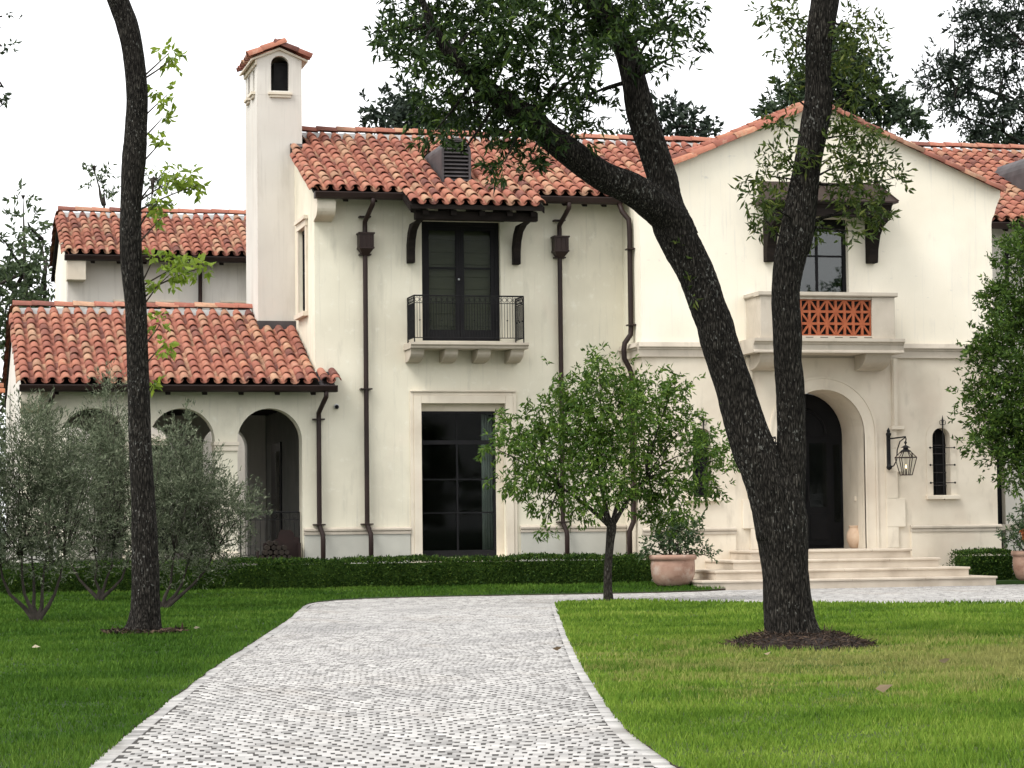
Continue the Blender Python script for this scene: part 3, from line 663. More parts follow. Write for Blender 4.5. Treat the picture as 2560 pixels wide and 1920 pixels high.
# rear rakes of loggia and rear wing (seen beyond the ridge)
upb = Vector((0, -1, M_)).normalized()
for (x, Yr, Zr, n) in ((2.27, 53.55, 5.93, 11), (3.80, 63.05, 9.19, 8)):
    for k in range(n): STUFF['cover'].append(frame((x, Yr + (n - k) * .33, Zr - M_ * (n - k) * .33 + .04), (-1, 0, 0), upb) @ jitter())
def ridge_run(x0, x1, Y, Z):
    n = max(1, int((x1 - x0) / .43))
    for k in range(n + 1):
        if x0 + k * .43 > x1 - .1: break
        STUFF['ridge'].append(frame((x0 + k * .43, Y, Z + .10), (0, -1, 0), (1, 0, 0)) @ jitter())
    mb = MB(); mb.px([(Y - .24, Z - .10), (Y - .13, Z + .062), (Y + .13, Z + .062), (Y + .24, Z - .10)], x0 + .03, x1 - .03); part(mb, 'ridge_mortar', 'mortar')
ridge_run(8.40, 18.0, 53.5, 8.10 + M_ * 4.08 + .03); ridge_run(2.27, 7.40, 53.55, 4.17 + M_ * 4.13 + .03)
ridge_run(3.80, 12, 63.05, 7.90 + M_ * 3.03 + .03); ridge_run(22.6, 33, 56.0, 7.86 + M_ * 5.68 + .03)

# --- chimney (hollow bell-cote top)
cx0, cx1, cy0, cy1 = 7.39, 8.36, 52.60, 54.45
mb = MB(); mb.box(cx0, cx1, cy0, cy1, 4.6, 10.60); chim = part(mb, 'chimney', 'stucco_grey')
ct = 11.38
wall('belfry_wall', [(cx0, 10.602), (cx1, 10.602), (cx1, ct), ((cx0 + cx1) / 2, ct + .21), (cx0, ct)], [arch(7.888, .195, 10.70, 11.265)], FY(cy0), 'stucco_grey', chim, .14)
wall('belfry_wall', [(cx0, 10.602), (cx1, 10.602), (cx1, ct), ((cx0 + cx1) / 2, ct + .21), (cx0, ct)], [arch(7.70, .195, 10.66, 11.2)], FY(cy1 - .14), 'stucco_grey', chim, .14)
wall('belfry_wall', rect(cy0 + .142, cy1 - .142, 10.602, ct - .003), [rect(52.98, 53.28, 10.75, 11.22), rect(53.72, 54.02, 10.75, 11.22)], FX(cx0 + .002), 'stucco_grey', chim, .14)
mb = MB(); mb.box(cx1 - .142, cx1 - .002, cy0 + .142, cy1 - .142, 10.602, ct - .003); part(mb, 'belfry_wall', 'stucco_grey', chim)
mb = MB(); mb.box(7.63, 8.146, 52.52, 52.60, 10.61, 10.655); mb.box(7.66, 8.12, 52.55, 52.60, 10.55, 10.608); part(mb, 'sill', 'limestone', chim)
for y in (53.13, 53.87):
    mb = MB(); mb.box(7.30, 7.39, y - .24, y + .24, 10.66, 10.72); mb.box(7.34, 7.39, y - .19, y + .19, 10.60, 10.658); part(mb, 'sill', 'limestone', chim)
mb = MB(); mb.box(7.35, 7.39, cy0 - .02, cy1 + .02, ct - .13, ct - .02); part(mb, 'cornice', 'limestone', chim)
cm = (cx0 + cx1) / 2
mb = MB(); mb.py([(cx0 - .13, ct - .05), (cm, ct + .20), (cx1 + .13, ct - .05), (cx1 + .13, ct - .01), (cm, ct + .25), (cx0 - .13, ct - .01)], cy0 - .06, cy1 + .1); croof = part(mb, 'chimney_cap', 'limestone', chim)
cu = Vector((1, 0, .42)).normalized(); cv = Vector((-1, 0, .42)).normalized()
for s, uu in ((1, cu), (-1, cv)):
    for j in range(8):
        for k in range(2):
            x = (cx0 - .17 if s > 0 else cx1 + .17) + s * k * .30
            m = frame((x, cy0 - .02 + j * .255, ct - .02 + k * .126 + .015), (0, -s, 0), uu) @ jitter()
            (STUFF['rake'] if j == 0 else STUFF['cover']).append(m)
for k in range(4): STUFF['ridge'].append(frame((cm, cy0 - .12 + k * .46, ct + .29), (1, 0, 0), (0, 1, 0)))
mb = MB(); mb.box(7.80, 8.2, 52.90, 53.45, 10.61, 11.36); mb.box(7.60, 8.2, 53.46, 54.05, 10.61, 11.36); part(mb, 'belfry_light_blocker', 'iron', chim)  # dark boxes added to stop sky light showing through the belfry openings
mb = MB(); mb.sphere((cm, cy0 + .02, ct + .38), .07, 6); part(mb, 'mortar_knob', 'mortar', chim, smooth=True)
mb = MB(); mb.box(7.36, 8.19, 52.50, 52.598, 5.45, 5.72); part(mb, 'flashing', 'lead', chim)
mb = MB(); mb.px([(52.40, 9.40), (52.60, 9.50), (52.60, 9.56), (52.36, 9.46)], 8.1, 8.44); mb.box(8.1, 8.42, 52.54, 52.598, 9.3, 9.54); part(mb, 'flashing', 'lead', chim)

# --- vent dormer: lead-sheathed barrel with louvres
def dormer(x0, x1, Y, Zb, top, parent, length):
    cx = (x0 + x1) / 2; r = (x1 - x0) / 2; zs = top - r
    prof = [(x0, Zb - .15)] + [(cx - r * math.cos(math.pi * k / 12), zs + r * math.sin(math.pi * k / 12)) for k in range(13)] + [(x1, Zb - .15)]
    inn = [(cx + (x - cx) * .84, Zb + .02 if k in (0, 14) else zs + (z - zs) * .84) for k, (x, z) in enumerate(prof)]
    mb = MB(); n = len(prof)
    vs = [(x, Y, z) for x, z in prof] + [(x, Y, z) for x, z in inn] + [(x, Y + .16, z) for x, z in inn] + [(x, Y + length, z) for x, z in prof]
    fs = [(i, i + 1, n + i + 1, n + i) for i in range(n - 1)] + [(n + i, n + i + 1, 2 * n + i + 1, 2 * n + i) for i in range(n - 1)] + [tuple(range(2 * n, 3 * n))] + [(i, i + 1, 3 * n + i + 1, 3 * n + i) for i in range(n - 1)] + [(0, n, 2 * n - 1, n - 1)]
    mb.add(vs, fs); o = part(mb, 'roof_vent', 'lead', parent)
    z = Zb + .05
    while z < top - .08:
        hw = r * .84 if z < zs else .84 * math.sqrt(max(.001, r * r - ((z - zs) / .9) ** 2))
        mb = MB(); mb.px([(Y + .01, z), (Y + .012, z + .022), (Y + .12, z + .075), (Y + .12, z + .05)], cx - hw, cx + hw); part(mb, 'louvre', 'lead', o); z += .082
    return o
dormer(10.90, 11.53, 50.15, 8.44, 9.40, H, 2.9)
dormer(25.05, 25.95, 51.9, 8.65, 9.72, H, 2.6)

# --- put the tiles in
mid = [m for m, p in SINGLES]
for k, (m, p) in enumerate(SINGLES):
    if k < 300:
        o = bpy.data.objects.new('tile', cover_me); C.objects.link(o); o.parent = p; o.matrix_parent_inverse = WORLD_INV(p); o.matrix_basis = m
    else: STUFF['cover'].append(m)
tv, tf, pieces = [], [], []
allm = []
roof_me = []
for kind, sh in (('cover', COVER), ('pan', PAN), ('ridge', RIDGE), ('rake', RAKE)):
    roof_me.append(repeat_mesh('roof_' + kind, sh[0], sh[1], [list(map(list, m)) for m in STUFF[kind]]))
bmj = bmesh.new()
for me in roof_me: bmj.from_mesh(me)
me = bpy.data.meshes.new('roof_tiles'); bmj.to_mesh(me); bmj.free()
link('roof_tiles', me, H, 'terracotta_tile', smooth=True, kind='stuff')

# --- rafter tails, gutters, downspouts
def tails(x0, x1, Y, z, step=.58, parent=None):
    for x in np.arange(x0, x1, step):
        mb = MB(); mb.px([(Y + .62, z - .02 + M_ * .62), (Y + .62, z - .13 + M_ * .62), (Y + .04, z - .15), (Y + .02, z - .05)], x - .05, x + .05); part(mb, 'rafter_tail', 'dark_timber', parent)
tails(8.75, 9.9, 49.42, 8.06, .6, r_main); tails(12.95, 14.6, 49.42, 8.06, .42, r_main); tails(2.95, 8.1, 49.42, 4.12, .73, r_log)
tails(4.45, 8, 60.02, 7.85, .62, r_rear); tails(23.1, 26, 50.32, 7.82, .6, r_right)
def gutter(x0, x1, Y, z, r=.085):
    pr = [(Y + .03 - r + r * math.cos(math.pi + math.pi * k / 8), z - .0 + r * math.sin(math.pi + math.pi * k / 8)) for k in range(9)]
    pr = [(Y - 2 * r + .018, z + .022), (Y - 2 * r + .018, z)] + pr[1:] + [(Y + .03 - .02, z), (Y + .03 - .02, z + .03), (Y + .03, z + .03), (Y + .045, z + .03), (Y + .045, z - r - .01)]
    pr = [(Y - .155, z + .03), (Y - .16, z + .015), (Y - .15, z - .01), (Y - .12, z - .075), (Y - .06, z - .105), (Y + .03, z - .105), (Y + .04, z + .03), (Y + .02, z + .03), (Y + .02, z - .085), (Y - .055, z - .085), (Y - .105, z - .06), (Y - .13, z), (Y - .135, z + .03)]
    mb = MB(); mb.px(pr, x0, x1); mb.box(x0 - .008, x0 + .004, Y - .15, Y + .04, z - .1, z + .028); mb.box(x1 - .004, x1 + .008, Y - .15, Y + .04, z - .1, z + .028)
    return part(mb, 'gutter', 'bronze')
gutter(8.10, 9.90, 49.42, 8.06); gutter(12.72, 14.55, 49.42, 8.06); gutter(2.24, 8.52, 49.42, 4.13); gutter(3.78, 9, 60.02, 7.86); gutter(22.75, 25.2, 50.32, 7.82)
for xf in (9.905, 12.682):
    mb = MB(); mb.px([(48.62, 7.765), (49.42, 8.105), (49.42, 7.98), (48.62, 7.64)], xf, xf + .022); part(mb, 'canopy_fascia', 'dark_timber')
def downspout(x, top, Yg, zs, leader=None, foot=True, r=.05, yw=49.885):
    pts = [(x + .07, Yg, top), (x + .07, Yg + .02, top - .12), (x + .04, Yg + .22, top - .24), (x, yw, top - .42), (x, yw, top - .55)]
    if foot: pts += [(x, yw, 1.42), (x, yw, 1.34), (x + .05, yw - .11, 1.16), (x + .055, yw - .115, 1.05), (x + .055, yw - .115, .05)]
    else: pts += [(x, yw, .05)]
    mb = MB(); mb.tube(pts, r, 10); o = part(mb, 'downspout', 'bronze', smooth=True)
    for z in zs:
        mb = MB(); mb.box(x - .12, x + .12, yw - .062, 49.999, z - .014, z + .014); part(mb, 'pipe_bracket', 'bronze', o)
    if leader:
        z0, z1 = leader
        mb = MB(); mb.pz([(x - .15, 49.70), (x + .15, 49.70), (x + .15, 49.97), (x - .15, 49.97)], z0 + .03, z1 - .02); mb.box(x - .17, x + .17, 49.68, 49.975, z1 - .022, z1 + .012); mb.box(x - .16, x + .16, 49.69, 49.972, z0 + .0, z0 + .032)
        for dx in (-.1, 0, .1): mb.box(x + dx - .012, x + dx + .012, 49.685, 49.701, z0 + .05, z1 - .04)
        mb.add([(x - .15, 49.70, z0), (x + .15, 49.70, z0), (x + .15, 49.97, z0), (x - .15, 49.97, z0), (x - .055, 49.83, z0 - .13), (x + .055, 49.83, z0 - .13), (x + .055, 49.94, z0 - .13), (x - .055, 49.94, z0 - .13)], [(0, 1, 5, 4), (1, 2, 6, 5), (2, 3, 7, 6), (3, 0, 4, 7), (4, 5, 6, 7)])
        part(mb, 'leader_head', 'bronze', o)
    return o
downspout(9.22, 7.98, 49.34, (7.66, 6.88, 4.12, 1.36), (6.99, 7.31)); downspout(13.35, 7.98, 49.34, (7.66, 6.88, 4.12, 1.36), (6.99, 7.31))
downspout(8.235, 4.05, 49.36, (3.50, 1.36)); downspout(2.80, 4.05, 49.36, (3.50,))
mb = MB(); mb.tube([(14.50, 49.36, 7.99), (14.55, 49.30, 7.8), (14.66, 49.2, 7.62), (14.67, 49.18, 7.4), (14.67, 49.18, 5.35), (14.66, 49.18, 5.22), (14.53, 49.18, 5.04), (14.51, 49.18, 4.9), (14.52, 49.18, 4.72), (14.63, 49.18, 4.52), (14.67, 49.18, 4.38), (14.67, 49.18, 1.35), (14.58, 49.18, 1.15), (14.58, 49.18, .05)], .055, 10); dsc = part(mb, 'downspout', 'bronze', smooth=True)
for z in (7.0, 5.42, 3.6): mb = MB(); mb.box(14.60, 14.752, 49.05, 49.31, z - .014, z + .014); part(mb, 'pipe_bracket', 'bronze', dsc)
mb = MB(); mb.tube([(7.07, 60.42, 7.75), (7.07, 60.42, .1)], .05, 8); part(mb, 'downspout', 'bronze', smooth=True)
# ------------------------------------------------------------------ windows and doors of the main block
def frame_rect(mb, x0, x1, z0, z1, Y, w, d, bottom=None):
    bt = bottom if bottom is not None else w
    mb.box(x0, x0 + w, Y, Y + d, z0 + .001, z1 - .001); mb.box(x1 - w, x1, Y, Y + d, z0 + .001, z1 - .001)
    mb.box(x0 + w, x1 - w, Y + .001, Y + d - .001, z1 - w, z1); mb.box(x0 + w, x1 - w, Y + .001, Y + d - .001, z0, z0 + bt)
    return mb
def room(x0, x1, z0, z1, Y, dep=3.0, m='interior'):
    """the dark room behind a pane: five inner faces"""
    mb = MB(); vs = [(x0, Y, z0), (x1, Y, z0), (x1, Y, z1), (x0, Y, z1), (x0, Y + dep, z0), (x1, Y + dep, z0), (x1, Y + dep, z1), (x0, Y + dep, z1)]
    mb.add(vs, [(4, 5, 6, 7), (0, 1, 5, 4), (3, 2, 6, 7), (0, 3, 7, 4), (1, 2, 6, 5)]); return part(mb, 'room_interior', m)
# tall ground floor window: stone surround, timber frame, eight panes, curtain
Yw = 50.20
mb = MB()
for (o, i, d) in ((.235, .16, .045), (.16, .0, .07)):
    x0, x1, z1 = 10.38, 12.16, 3.83
    mb.box(x0 - o, x0 - i, 50 - d, 49.998, .30, z1 + o - .001); mb.box(x1 + i, x1 + o, 50 - d, 49.998, .30, z1 + o - .001); mb.box(x0 - i, x1 + i, 50 - d + .001, 49.998, z1 + i, z1 + o)
mb.box(10.15, 12.39, 49.91, 49.998, 4.068, 4.10)
win = part(mb, 'window', 'limestone', bevel=.008)
mb = MB(); mb.box(10.36, 12.18, 49.86, 50.4, .56, .655); part(mb, 'sill', 'limestone', win, bevel=.01)
mb = MB(); mb.box(10.382, 12.158, Yw - .02, Yw + .10, 3.68, 3.828); mb.box(12.0, 12.158, Yw - .02, Yw + .1, .66, 3.68); part(mb, 'casing', 'limestone', win)
mb = MB(); frame_rect(mb, 10.384, 11.998, .662, 3.678, Yw, .045, .07, .14); mb.box(10.43, 11.95, Yw + .005, Yw + .065, 2.99, 3.075); part(mb, 'frame', 'frame_black', win)
mb = MB(); mb.box(11.165, 11.20, Yw + .01, Yw + .05, .80, 2.99); part(mb, 'mullion', 'frame_black', win)
mb = MB(); mb.box(11.17, 11.19, Yw + .012, Yw + .05, 3.075, 3.64); part(mb, 'mullion', 'frame_black', win)
zs = [.80, 1.575, 2.265, 2.99]
for z in zs[1:3]: mb = MB(); mb.box(10.43, 11.164, Yw + .012, Yw + .048, z - .013, z + .013); mb.box(11.201, 11.95, Yw + .012, Yw + .048, z - .013, z + .013); part(mb, 'muntin', 'frame_black', win)
for (za, zb) in ((.80, 1.575), (1.575, 2.265), (2.265, 2.99), (3.075, 3.633)):
    for (xa, xb) in ((10.43, 11.18), (11.18, 11.95)):
        mb = MB(); mb.box(xa, xb, Yw + .026, Yw + .032, za, zb); part(mb, 'pane', 'glass_dark', win)
room(9.6, 12.9, .45, 3.85, 50.43, 4.0)
mb = MB()
cp = [(11.77 + .012 * k, 50.50 + .04 * math.sin(k * 1.35)) for k in range(22)]
mb.pz(cp + [(x, y + .015) for x, y in cp[::-1]], .68, 3.75); part(mb, 'curtain', 'curtain', win, smooth=True)

# french doors over the small balcony
Yd = 50.12
mb = MB(); frame_rect(mb, 10.432, 12.098, 5.135, 7.617, Yd, .09, .12, .03); mb.box(10.35, 12.18, 49.97, 50.0, 7.62, 7.66); fd = part(mb, 'french_door', 'frame_black')
for (xa, xb) in ((10.522, 11.262), (11.268, 12.008)):
    mb = MB(); frame_rect(mb, xa, xb, 5.167, 7.525, Yd + .02, .085, .05, .20); mb.box(xa + .085, xb - .085, Yd + .022, Yd + .065, 6.635, 6.675); lf = part(mb, 'door_leaf', 'frame_black', fd)
    for (za, zb) in ((5.367, 6.635), (6.675, 7.44)):
        mb = MB(); mb.box(xa + .085, xb - .085, Yd + .04, Yd + .046, za, zb); part(mb, 'pane', 'glass_dark', fd)
    mb = MB()
    for k in range(9): mb.px([(Yd + .14, 5.2 + k * .257), (Yd + .15, 5.2 + k * .257 + .25), (Yd + .19, 5.2 + k * .257 + .25), (Yd + .20, 5.2 + k * .257)], xa + .02, xb - .02)
    part(mb, 'roman_blind_or_reflection', 'blind', fd, kind='stuff')
mb = MB(); mb.sphere((11.235, Yd - .005, 6.42), .022, 6); part(mb, 'handle', 'camera_body', fd, smooth=True)
room(10.2, 12.3, 5.0, 7.8, 50.43, .6)
# canopy timbers over the doors
mb = MB(); mb.box(10.06, 12.62, 48.83, 49.0, 7.50, 7.68); cb = part(mb, 'canopy_beam', 'dark_timber', r_ext, bevel=.015)
for x in (10.25, 10.83, 11.42, 12.0, 12.5):
    mb = MB(); mb.px([(49.95, 7.90), (49.95, 7.78), (48.70, 7.60 - .02), (48.70, 7.68)], x - .06, x + .06); part(mb, 'rafter_tail', 'dark_timber', r_ext)
mb = MB(); mb.box(9.95, 12.66, 48.60, 48.66, 7.69, 7.78); part(mb, 'fascia', 'dark_timber', r_ext)
for x in (10.10, 12.34):
    outer = [(49.96 - .88 * (1 - math.cos(t)) ** .85, 6.70 + .80 * math.sin(t)) for t in np.linspace(0, math.pi / 2, 9)]
    inner = [(49.98 - (.88 + .02) * (1 - math.cos(t)) ** .85 + .17, 6.70 + .80 * math.sin(t)) for t in np.linspace(math.pi / 2, 0, 9)]
    pr = [(49.80, 6.72), (49.79, 6.98), (49.72, 7.18), (49.55, 7.36), (49.25, 7.46), (48.82, 7.499), (49.30, 7.499), (49.65, 7.499), (49.86, 7.35), (49.985, 7.1), (49.985, 6.72)]
    mb = MB(); mb.px(pr, x, x + .15); part(mb, 'canopy_bracket', 'dark_timber', r_ext, bevel=.01)
# small balcony: slab, corbels, wrought-iron railing
mb = MB(); mb.px([(50, 4.92), (49.30, 4.92), (49.28, 4.945), (49.28, 4.965), (49.25, 4.985), (49.23, 5.0), (49.23, 5.045), (50, 5.045)], 10.03, 12.50); bal = part(mb, 'balcony', 'limestone_trim')
for x in (10.06, 10.77, 11.46, 12.16):
    pr = [(50, 4.66)] + [(49.92 - .50 * math.sin(t), 4.665 + .20 * (1 - math.cos(t)) ** 1.0) for t in np.linspace(0, math.pi / 2, 7)] + [(49.36, 4.915), (50, 4.915)]
    mb = MB(); mb.px(pr, x, x + .28); part(mb, 'corbel', 'limestone_trim', bal, bevel=.008)
def railing(parent, sides, zb, zt, step=.115):
    """sides: list of (x0, y0, x1, y1); bars with rings below the top rail"""
    mb = MB(); R = MB()
    for (x0, y0, x1, y1) in sides:
        L = math.hypot(x1 - x0, y1 - y0); n = max(2, int(round(L / step))); dx, dy = (x1 - x0) / L, (y1 - y0) / L
        for z, r in ((zt, .016), (zt - .15, .008), (zb + .04, .009)): R.tube([(x0, y0, z), (x1, y1, z)], r, 6)
        for k in range(n + 1):
            x, y = x0 + (x1 - x0) * k / n, y0 + (y1 - y0) * k / n
            end = k in (0, n); R.tube([(x, y, zb - (.06 if end else -.04)), (x, y, zt)], .014 if end else .0065, 5)
            if not end and k % 2: R.sphere((x, y, (zb + zt) / 2 - .05), .018, 4)
            if k < n:
                mx, my = x + dx * L / n / 2, y + dy * L / n / 2; rr = .045
                R.tube([(mx + dx * rr * math.cos(t), my + dy * rr * math.cos(t), zt - .078 + rr * math.sin(t)) for t in np.linspace(0, 6.283, 11)], .006, 4, cap=False)
                R.tube([(mx, my, zb + .04), (mx, my, zt - .15)], .0055, 5)
    return part(R, 'railing', 'iron', parent)
railing(bal, [(10.12, 49.99, 10.12, 49.31), (10.12, 49.31, 12.41, 49.31), (12.41, 49.31, 12.41, 49.99)], 5.10, 6.0)
railing(H, [(6.66, 50.1, 7.86, 50.1)], .72, 1.62, .2)
# left side window of the main block
mb = MB()
for (ya, yb, za, zb) in ((50.88, 51.02, 5.8, 7.58), (51.95, 52.09, 5.8, 7.58)): mb.box(8.15, 8.19, ya, yb, za, zb)
mb.box(8.14, 8.19, 50.86, 52.11, 7.582, 7.72); mb.box(8.10, 8.19, 50.82, 52.15, 7.722, 7.80); mb.box(8.08, 8.20, 50.86, 52.11, 5.70, 5.798)
swn = part(mb, 'window', 'limestone')
mb = MB(); mb.box(8.25, 8.30, 51.03, 51.09, 5.805, 7.575); mb.box(8.25, 8.30, 51.88, 51.94, 5.805, 7.575); mb.box(8.251, 8.299, 51.09, 51.88, 7.50, 7.575); mb.box(8.251, 8.299, 51.09, 51.88, 5.805, 5.88); mb.box(8.26, 8.29, 51.09, 51.88, 6.66, 6.70); part(mb, 'frame', 'frame_black', swn)
mb = MB(); mb.box(8.268, 8.273, 51.09, 51.88, 5.88, 7.5); part(mb, 'pane', 'glass_dark', swn)
mb = MB(); mb.box(8.40, 8.44, 51.03, 51.94, 5.81, 7.57); part(mb, 'roman_blind_or_reflection', 'interior', swn)

# ------------------------------------------------------------------ entry gable block
YG = 48.70; GC = 18.665
kn = [(22.58, 7.60), (22.60, 7.72), (22.66, 7.84), (22.70, 7.98), (22.76, 8.12), (22.80, 8.20)]
top = [(22.80, 8.335), (GC, gz + .0), (14.75, gz - M_ * (GC - 14.75))]
slits = [arch(x, .20, 1.84, 3.06, 14) for x in (16.02, 21.32)]
wall('gable_wall', [(14.75, -.2), (22.58, -.2), (22.58, 4.90), (14.75, 4.90)], [arch(GC, .91, .72, 3.15)] + slits, FY(YG), 'limestone', H, .42)
wall('gable_wall', [(14.75, 4.902), (22.58, 4.902)] + kn + top, [rect(18.02, 19.31, 6.0, 7.66)], FY(YG + .002), 'stucco_pale', H, .42)
mb = MB(); mb.box(14.752, 15.15, YG + .43, 57, -.2, 4.90); part(mb, 'gable_wall', 'limestone')
mb = MB(); mb.box(14.752, 15.15, YG + .43, 57, 4.902, 8.36); part(mb, 'gable_wall', 'stucco_main')
mb = MB(); mb.box(22.2, 22.578, YG + .43, 57, -.2, 8.36); part(mb, 'gable_wall', 'stucco_pale')
# deep entry niche and door
mb = MB()
A = arch(GC, .91, .72, 3.15); n = len(A)
mb.add([(x, YG + .41, z) for x, z in A] + [(x, YG + 1.25, z) for x, z in A] + [(GC + (x - GC) * 1.12, YG + 1.25, z if k < 2 else z + .1) for k, (x, z) in enumerate(A)], [(i, (i + 1) % n, n + (i + 1) % n, n + i) for i in range(n)])
part(mb, 'entry_niche', 'limestone', smooth=False)
YD = YG + 1.22
mb = MB(); mb.py(arch(GC, .905, .725, 3.15), YD, YD + .06); dr = part(mb, 'entry_door', 'door_black')
for s in (-1, 1):
    mb = MB(); mb.box(GC + (.05 if s > 0 else -.62), GC + (.62 if s > 0 else -.05), YD - .035, YD - .001, .80, 3.10); lf = part(mb, 'door_leaf', 'door_black', dr, bevel=.008)
    x0, x1 = (GC + .14, GC + .53) if s > 0 else (GC - .53, GC - .14)
    mb = MB(); mb.box(x0, x1, YD - .045, YD - .036, 1.62, 2.98); part(mb, 'pane', 'glass_dark', lf)
    mb = MB(); mb.box(x0, x1, YD - .05, YD - .036, .92, 1.48); part(mb, 'door_panel', 'door_black', lf, bevel=.01)
    mb = MB(); mb.box(GC + s * .775 - .075, GC + s * .775 + .075, YD - .02, YD - .001, 1.3, 2.95); part(mb, 'side_light', 'glass_dark', dr)
    mb = MB(); mb.tube([(GC + s * .09, YD - .09, 1.75), (GC + s * .09, YD - .09, 2.1)], .015, 6); part(mb, 'handle', 'iron', lf)
mb = MB(); mb.tube([(GC + .52 * math.cos(t), YD - .02, 3.18 + .52 * math.sin(t)) for t in np.linspace(0, math.pi, 13)], .03, 6); part(mb, 'fanlight_rim', 'door_black', dr)
# portal: raised ashlar panel with arch moulding
PX0, PX1 = 17.03, 20.30
wall('portal_panel', [(PX0, .70), (PX1, .70), (PX1, 4.72), (PX0, 4.72)], [arch(GC, 1.14, .69 + .02, 3.15, 24)], FY(YG - .045), 'limestone', H, .043)
def ring(r0, r1, Yf, dep, name='arch_moulding'):
    o = arch(GC, r1, .72, 3.15, 24); i = arch(GC, r0, .72, 3.15, 24); n = len(o); mb = MB()
    vs = [(x, Yf, z) for x, z in o] + [(x, Yf, z) for x, z in i] + [(x, Yf + dep, z) for x, z in o] + [(x, Yf + dep, z) for x, z in i]
    fs = []
    for k in range(1, n):
        j = (k + 1) % n
        fs += [(k, j, n + j, n + k), (k, j, 2 * n + j, 2 * n + k), (n + k, n + j, 3 * n + j, 3 * n + k)]
    mb.add(vs, fs); return part(mb, name, 'limestone')
ring(.91, 1.138, YG - .06, .058); ring(1.142, 1.19, YG - .075, .073); ring(.91, .955, YG - .075, .072)
for s in (-1, 1):
    e = PX1 if s > 0 else PX0
    a, b = (e - .10, e + .03) if s > 0 else (e - .03, e + .10)
    mb = MB(); mb.box(a, b, YG - .085, YG - .046, 3.30, 4.72); mb.box(a + .03, b - .03, YG - .105, YG - .0855, 3.30, 4.72); part(mb, 'pilaster_strip', 'limestone')
    mb = MB(); mb.box(a - .03, b + .10 * (s > 0) + .02, YG - .11, YG - .0, 3.22, 3.298); part(mb, 'pilaster_foot', 'limestone', bevel=.01)
    z = .74
    for k, h in enumerate((.44, .60, .55, .50, .39)):      # toothed ashlar quoins
        w0 = .42 if k % 2 else .26
        x0, x1 = (e - .26, e - .26 + w0) if s > 0 else (e + .26 - w0, e + .26)
        mb = MB(); mb.box(x0, x1, YG - .064, YG - .046 if w0 < .3 else YG - .001, z + .003, z + h - .003); part(mb, 'quoin', 'limestone', bevel=.006); z += h
# stringcourse, base moulding
sp_ = [(YG, 4.73), (YG - .06, 4.73), (YG - .06, 4.875), (YG - .085, 4.885), (YG - .085, 4.915), (YG - .13, 4.93), (YG - .13, 4.945), (YG - .09, 5.03), (YG, 5.03)]
mb = MB(); mb.px(sp_, 14.66, 22.67); part(mb, 'stringcourse', 'limestone_trim')
mb = MB(); mb.py([(14.75 - (YG - y) + .002, z) for y, z in sp_], 48.702, 49.99); part(mb, 'stringcourse', 'limestone_trim')
def gmould(x0, x1):
    z = 1.13; mb = MB(); mb.px([(YG - .002, z - .055), (YG - .07, z - .055), (YG - .07, z - .01), (YG - .055, z + .005), (YG - .085, z + .02), (YG - .085, z + .055), (YG - .03, z + .085), (YG - .002, z + .085)], x0, x1); part(mb, 'base_moulding', 'limestone_trim')
    mb = MB(); mb.box(x0 + .01, x1 - .01, YG - .05, YG - .002, -.1, z - .057); part(mb, 'plinth', 'limestone')
gmould(14.70, 16.72); gmould(20.58, 22.64)
# slit windows with iron bars
for x in (16.02, 21.32):
    o = arch(x, .34, 1.84, 3.06, 14); i = arch(x, .201, 1.84, 3.06, 14); n = len(o); mb = MB()
    mb.add([(a, YG - .012, b) for a, b in o] + [(a, YG - .012, b) for a, b in i] + [(a, YG - .001, b) for a, b in o], [(k, (k + 1) % n, n + (k + 1) % n, n + k) for k in range(1, n)] + [(k, (k + 1) % n, 2 * n + (k + 1) % n, 2 * n + k) for k in range(1, n)])
    sw = part(mb, 'window', 'limestone')
    mb = MB(); mb.box(x - .37, x + .37, YG - .09, YG + .3, 1.75, 1.838); part(mb, 'sill', 'limestone', sw, bevel=.01)
    mb = MB(); mb.py(arch(x, .199, 1.842, 3.06, 14), YG + .24, YG + .26); part(mb, 'pane', 'door_black', sw)
    mb = MB(); mb.box(x - .045, x - .02, YG + .21, YG + .238, 1.85, 3.24); part(mb, 'mullion', 'frame_black', sw)
    for z in (2.05, 2.32, 2.72, 2.9): mb = MB(); mb.box(x - .195, x + .195, YG + .20, YG + .238, z - .008, z + .008); part(mb, 'muntin', 'lead', sw)
    mb = MB(); mb.tube([(x + .02, YG - .055, 1.80), (x + .02, YG - .055, 3.36)], .014, 6); mb.tube([(x + .02, YG - .055, 3.34), (x + .02, YG - .055, 3.40), (x + .02, YG - .055, 3.52)], [.012, .026, .003], 6)
    for s in (-1, 1): mb.tube([(x + .02 + s * (.035 + .035 * math.cos(t)), YG - .055, 3.37 + .05 * math.sin(t)) for t in np.linspace(-2.6, 2.2, 9)], .007, 4)
    for z in (2.10, 2.475, 2.84):
        mb.tube([(x - .27, YG - .06, z), (x + .27, YG - .06, z)], .009, 5); mb.sphere((x - .275, YG - .06, z), .024, 5); mb.sphere((x + .275, YG - .06, z), .024, 5)
    mb.sphere((x + .02, YG - .07, 1.76), .022, 5)
    part(mb, 'window_grille', 'iron', sw)
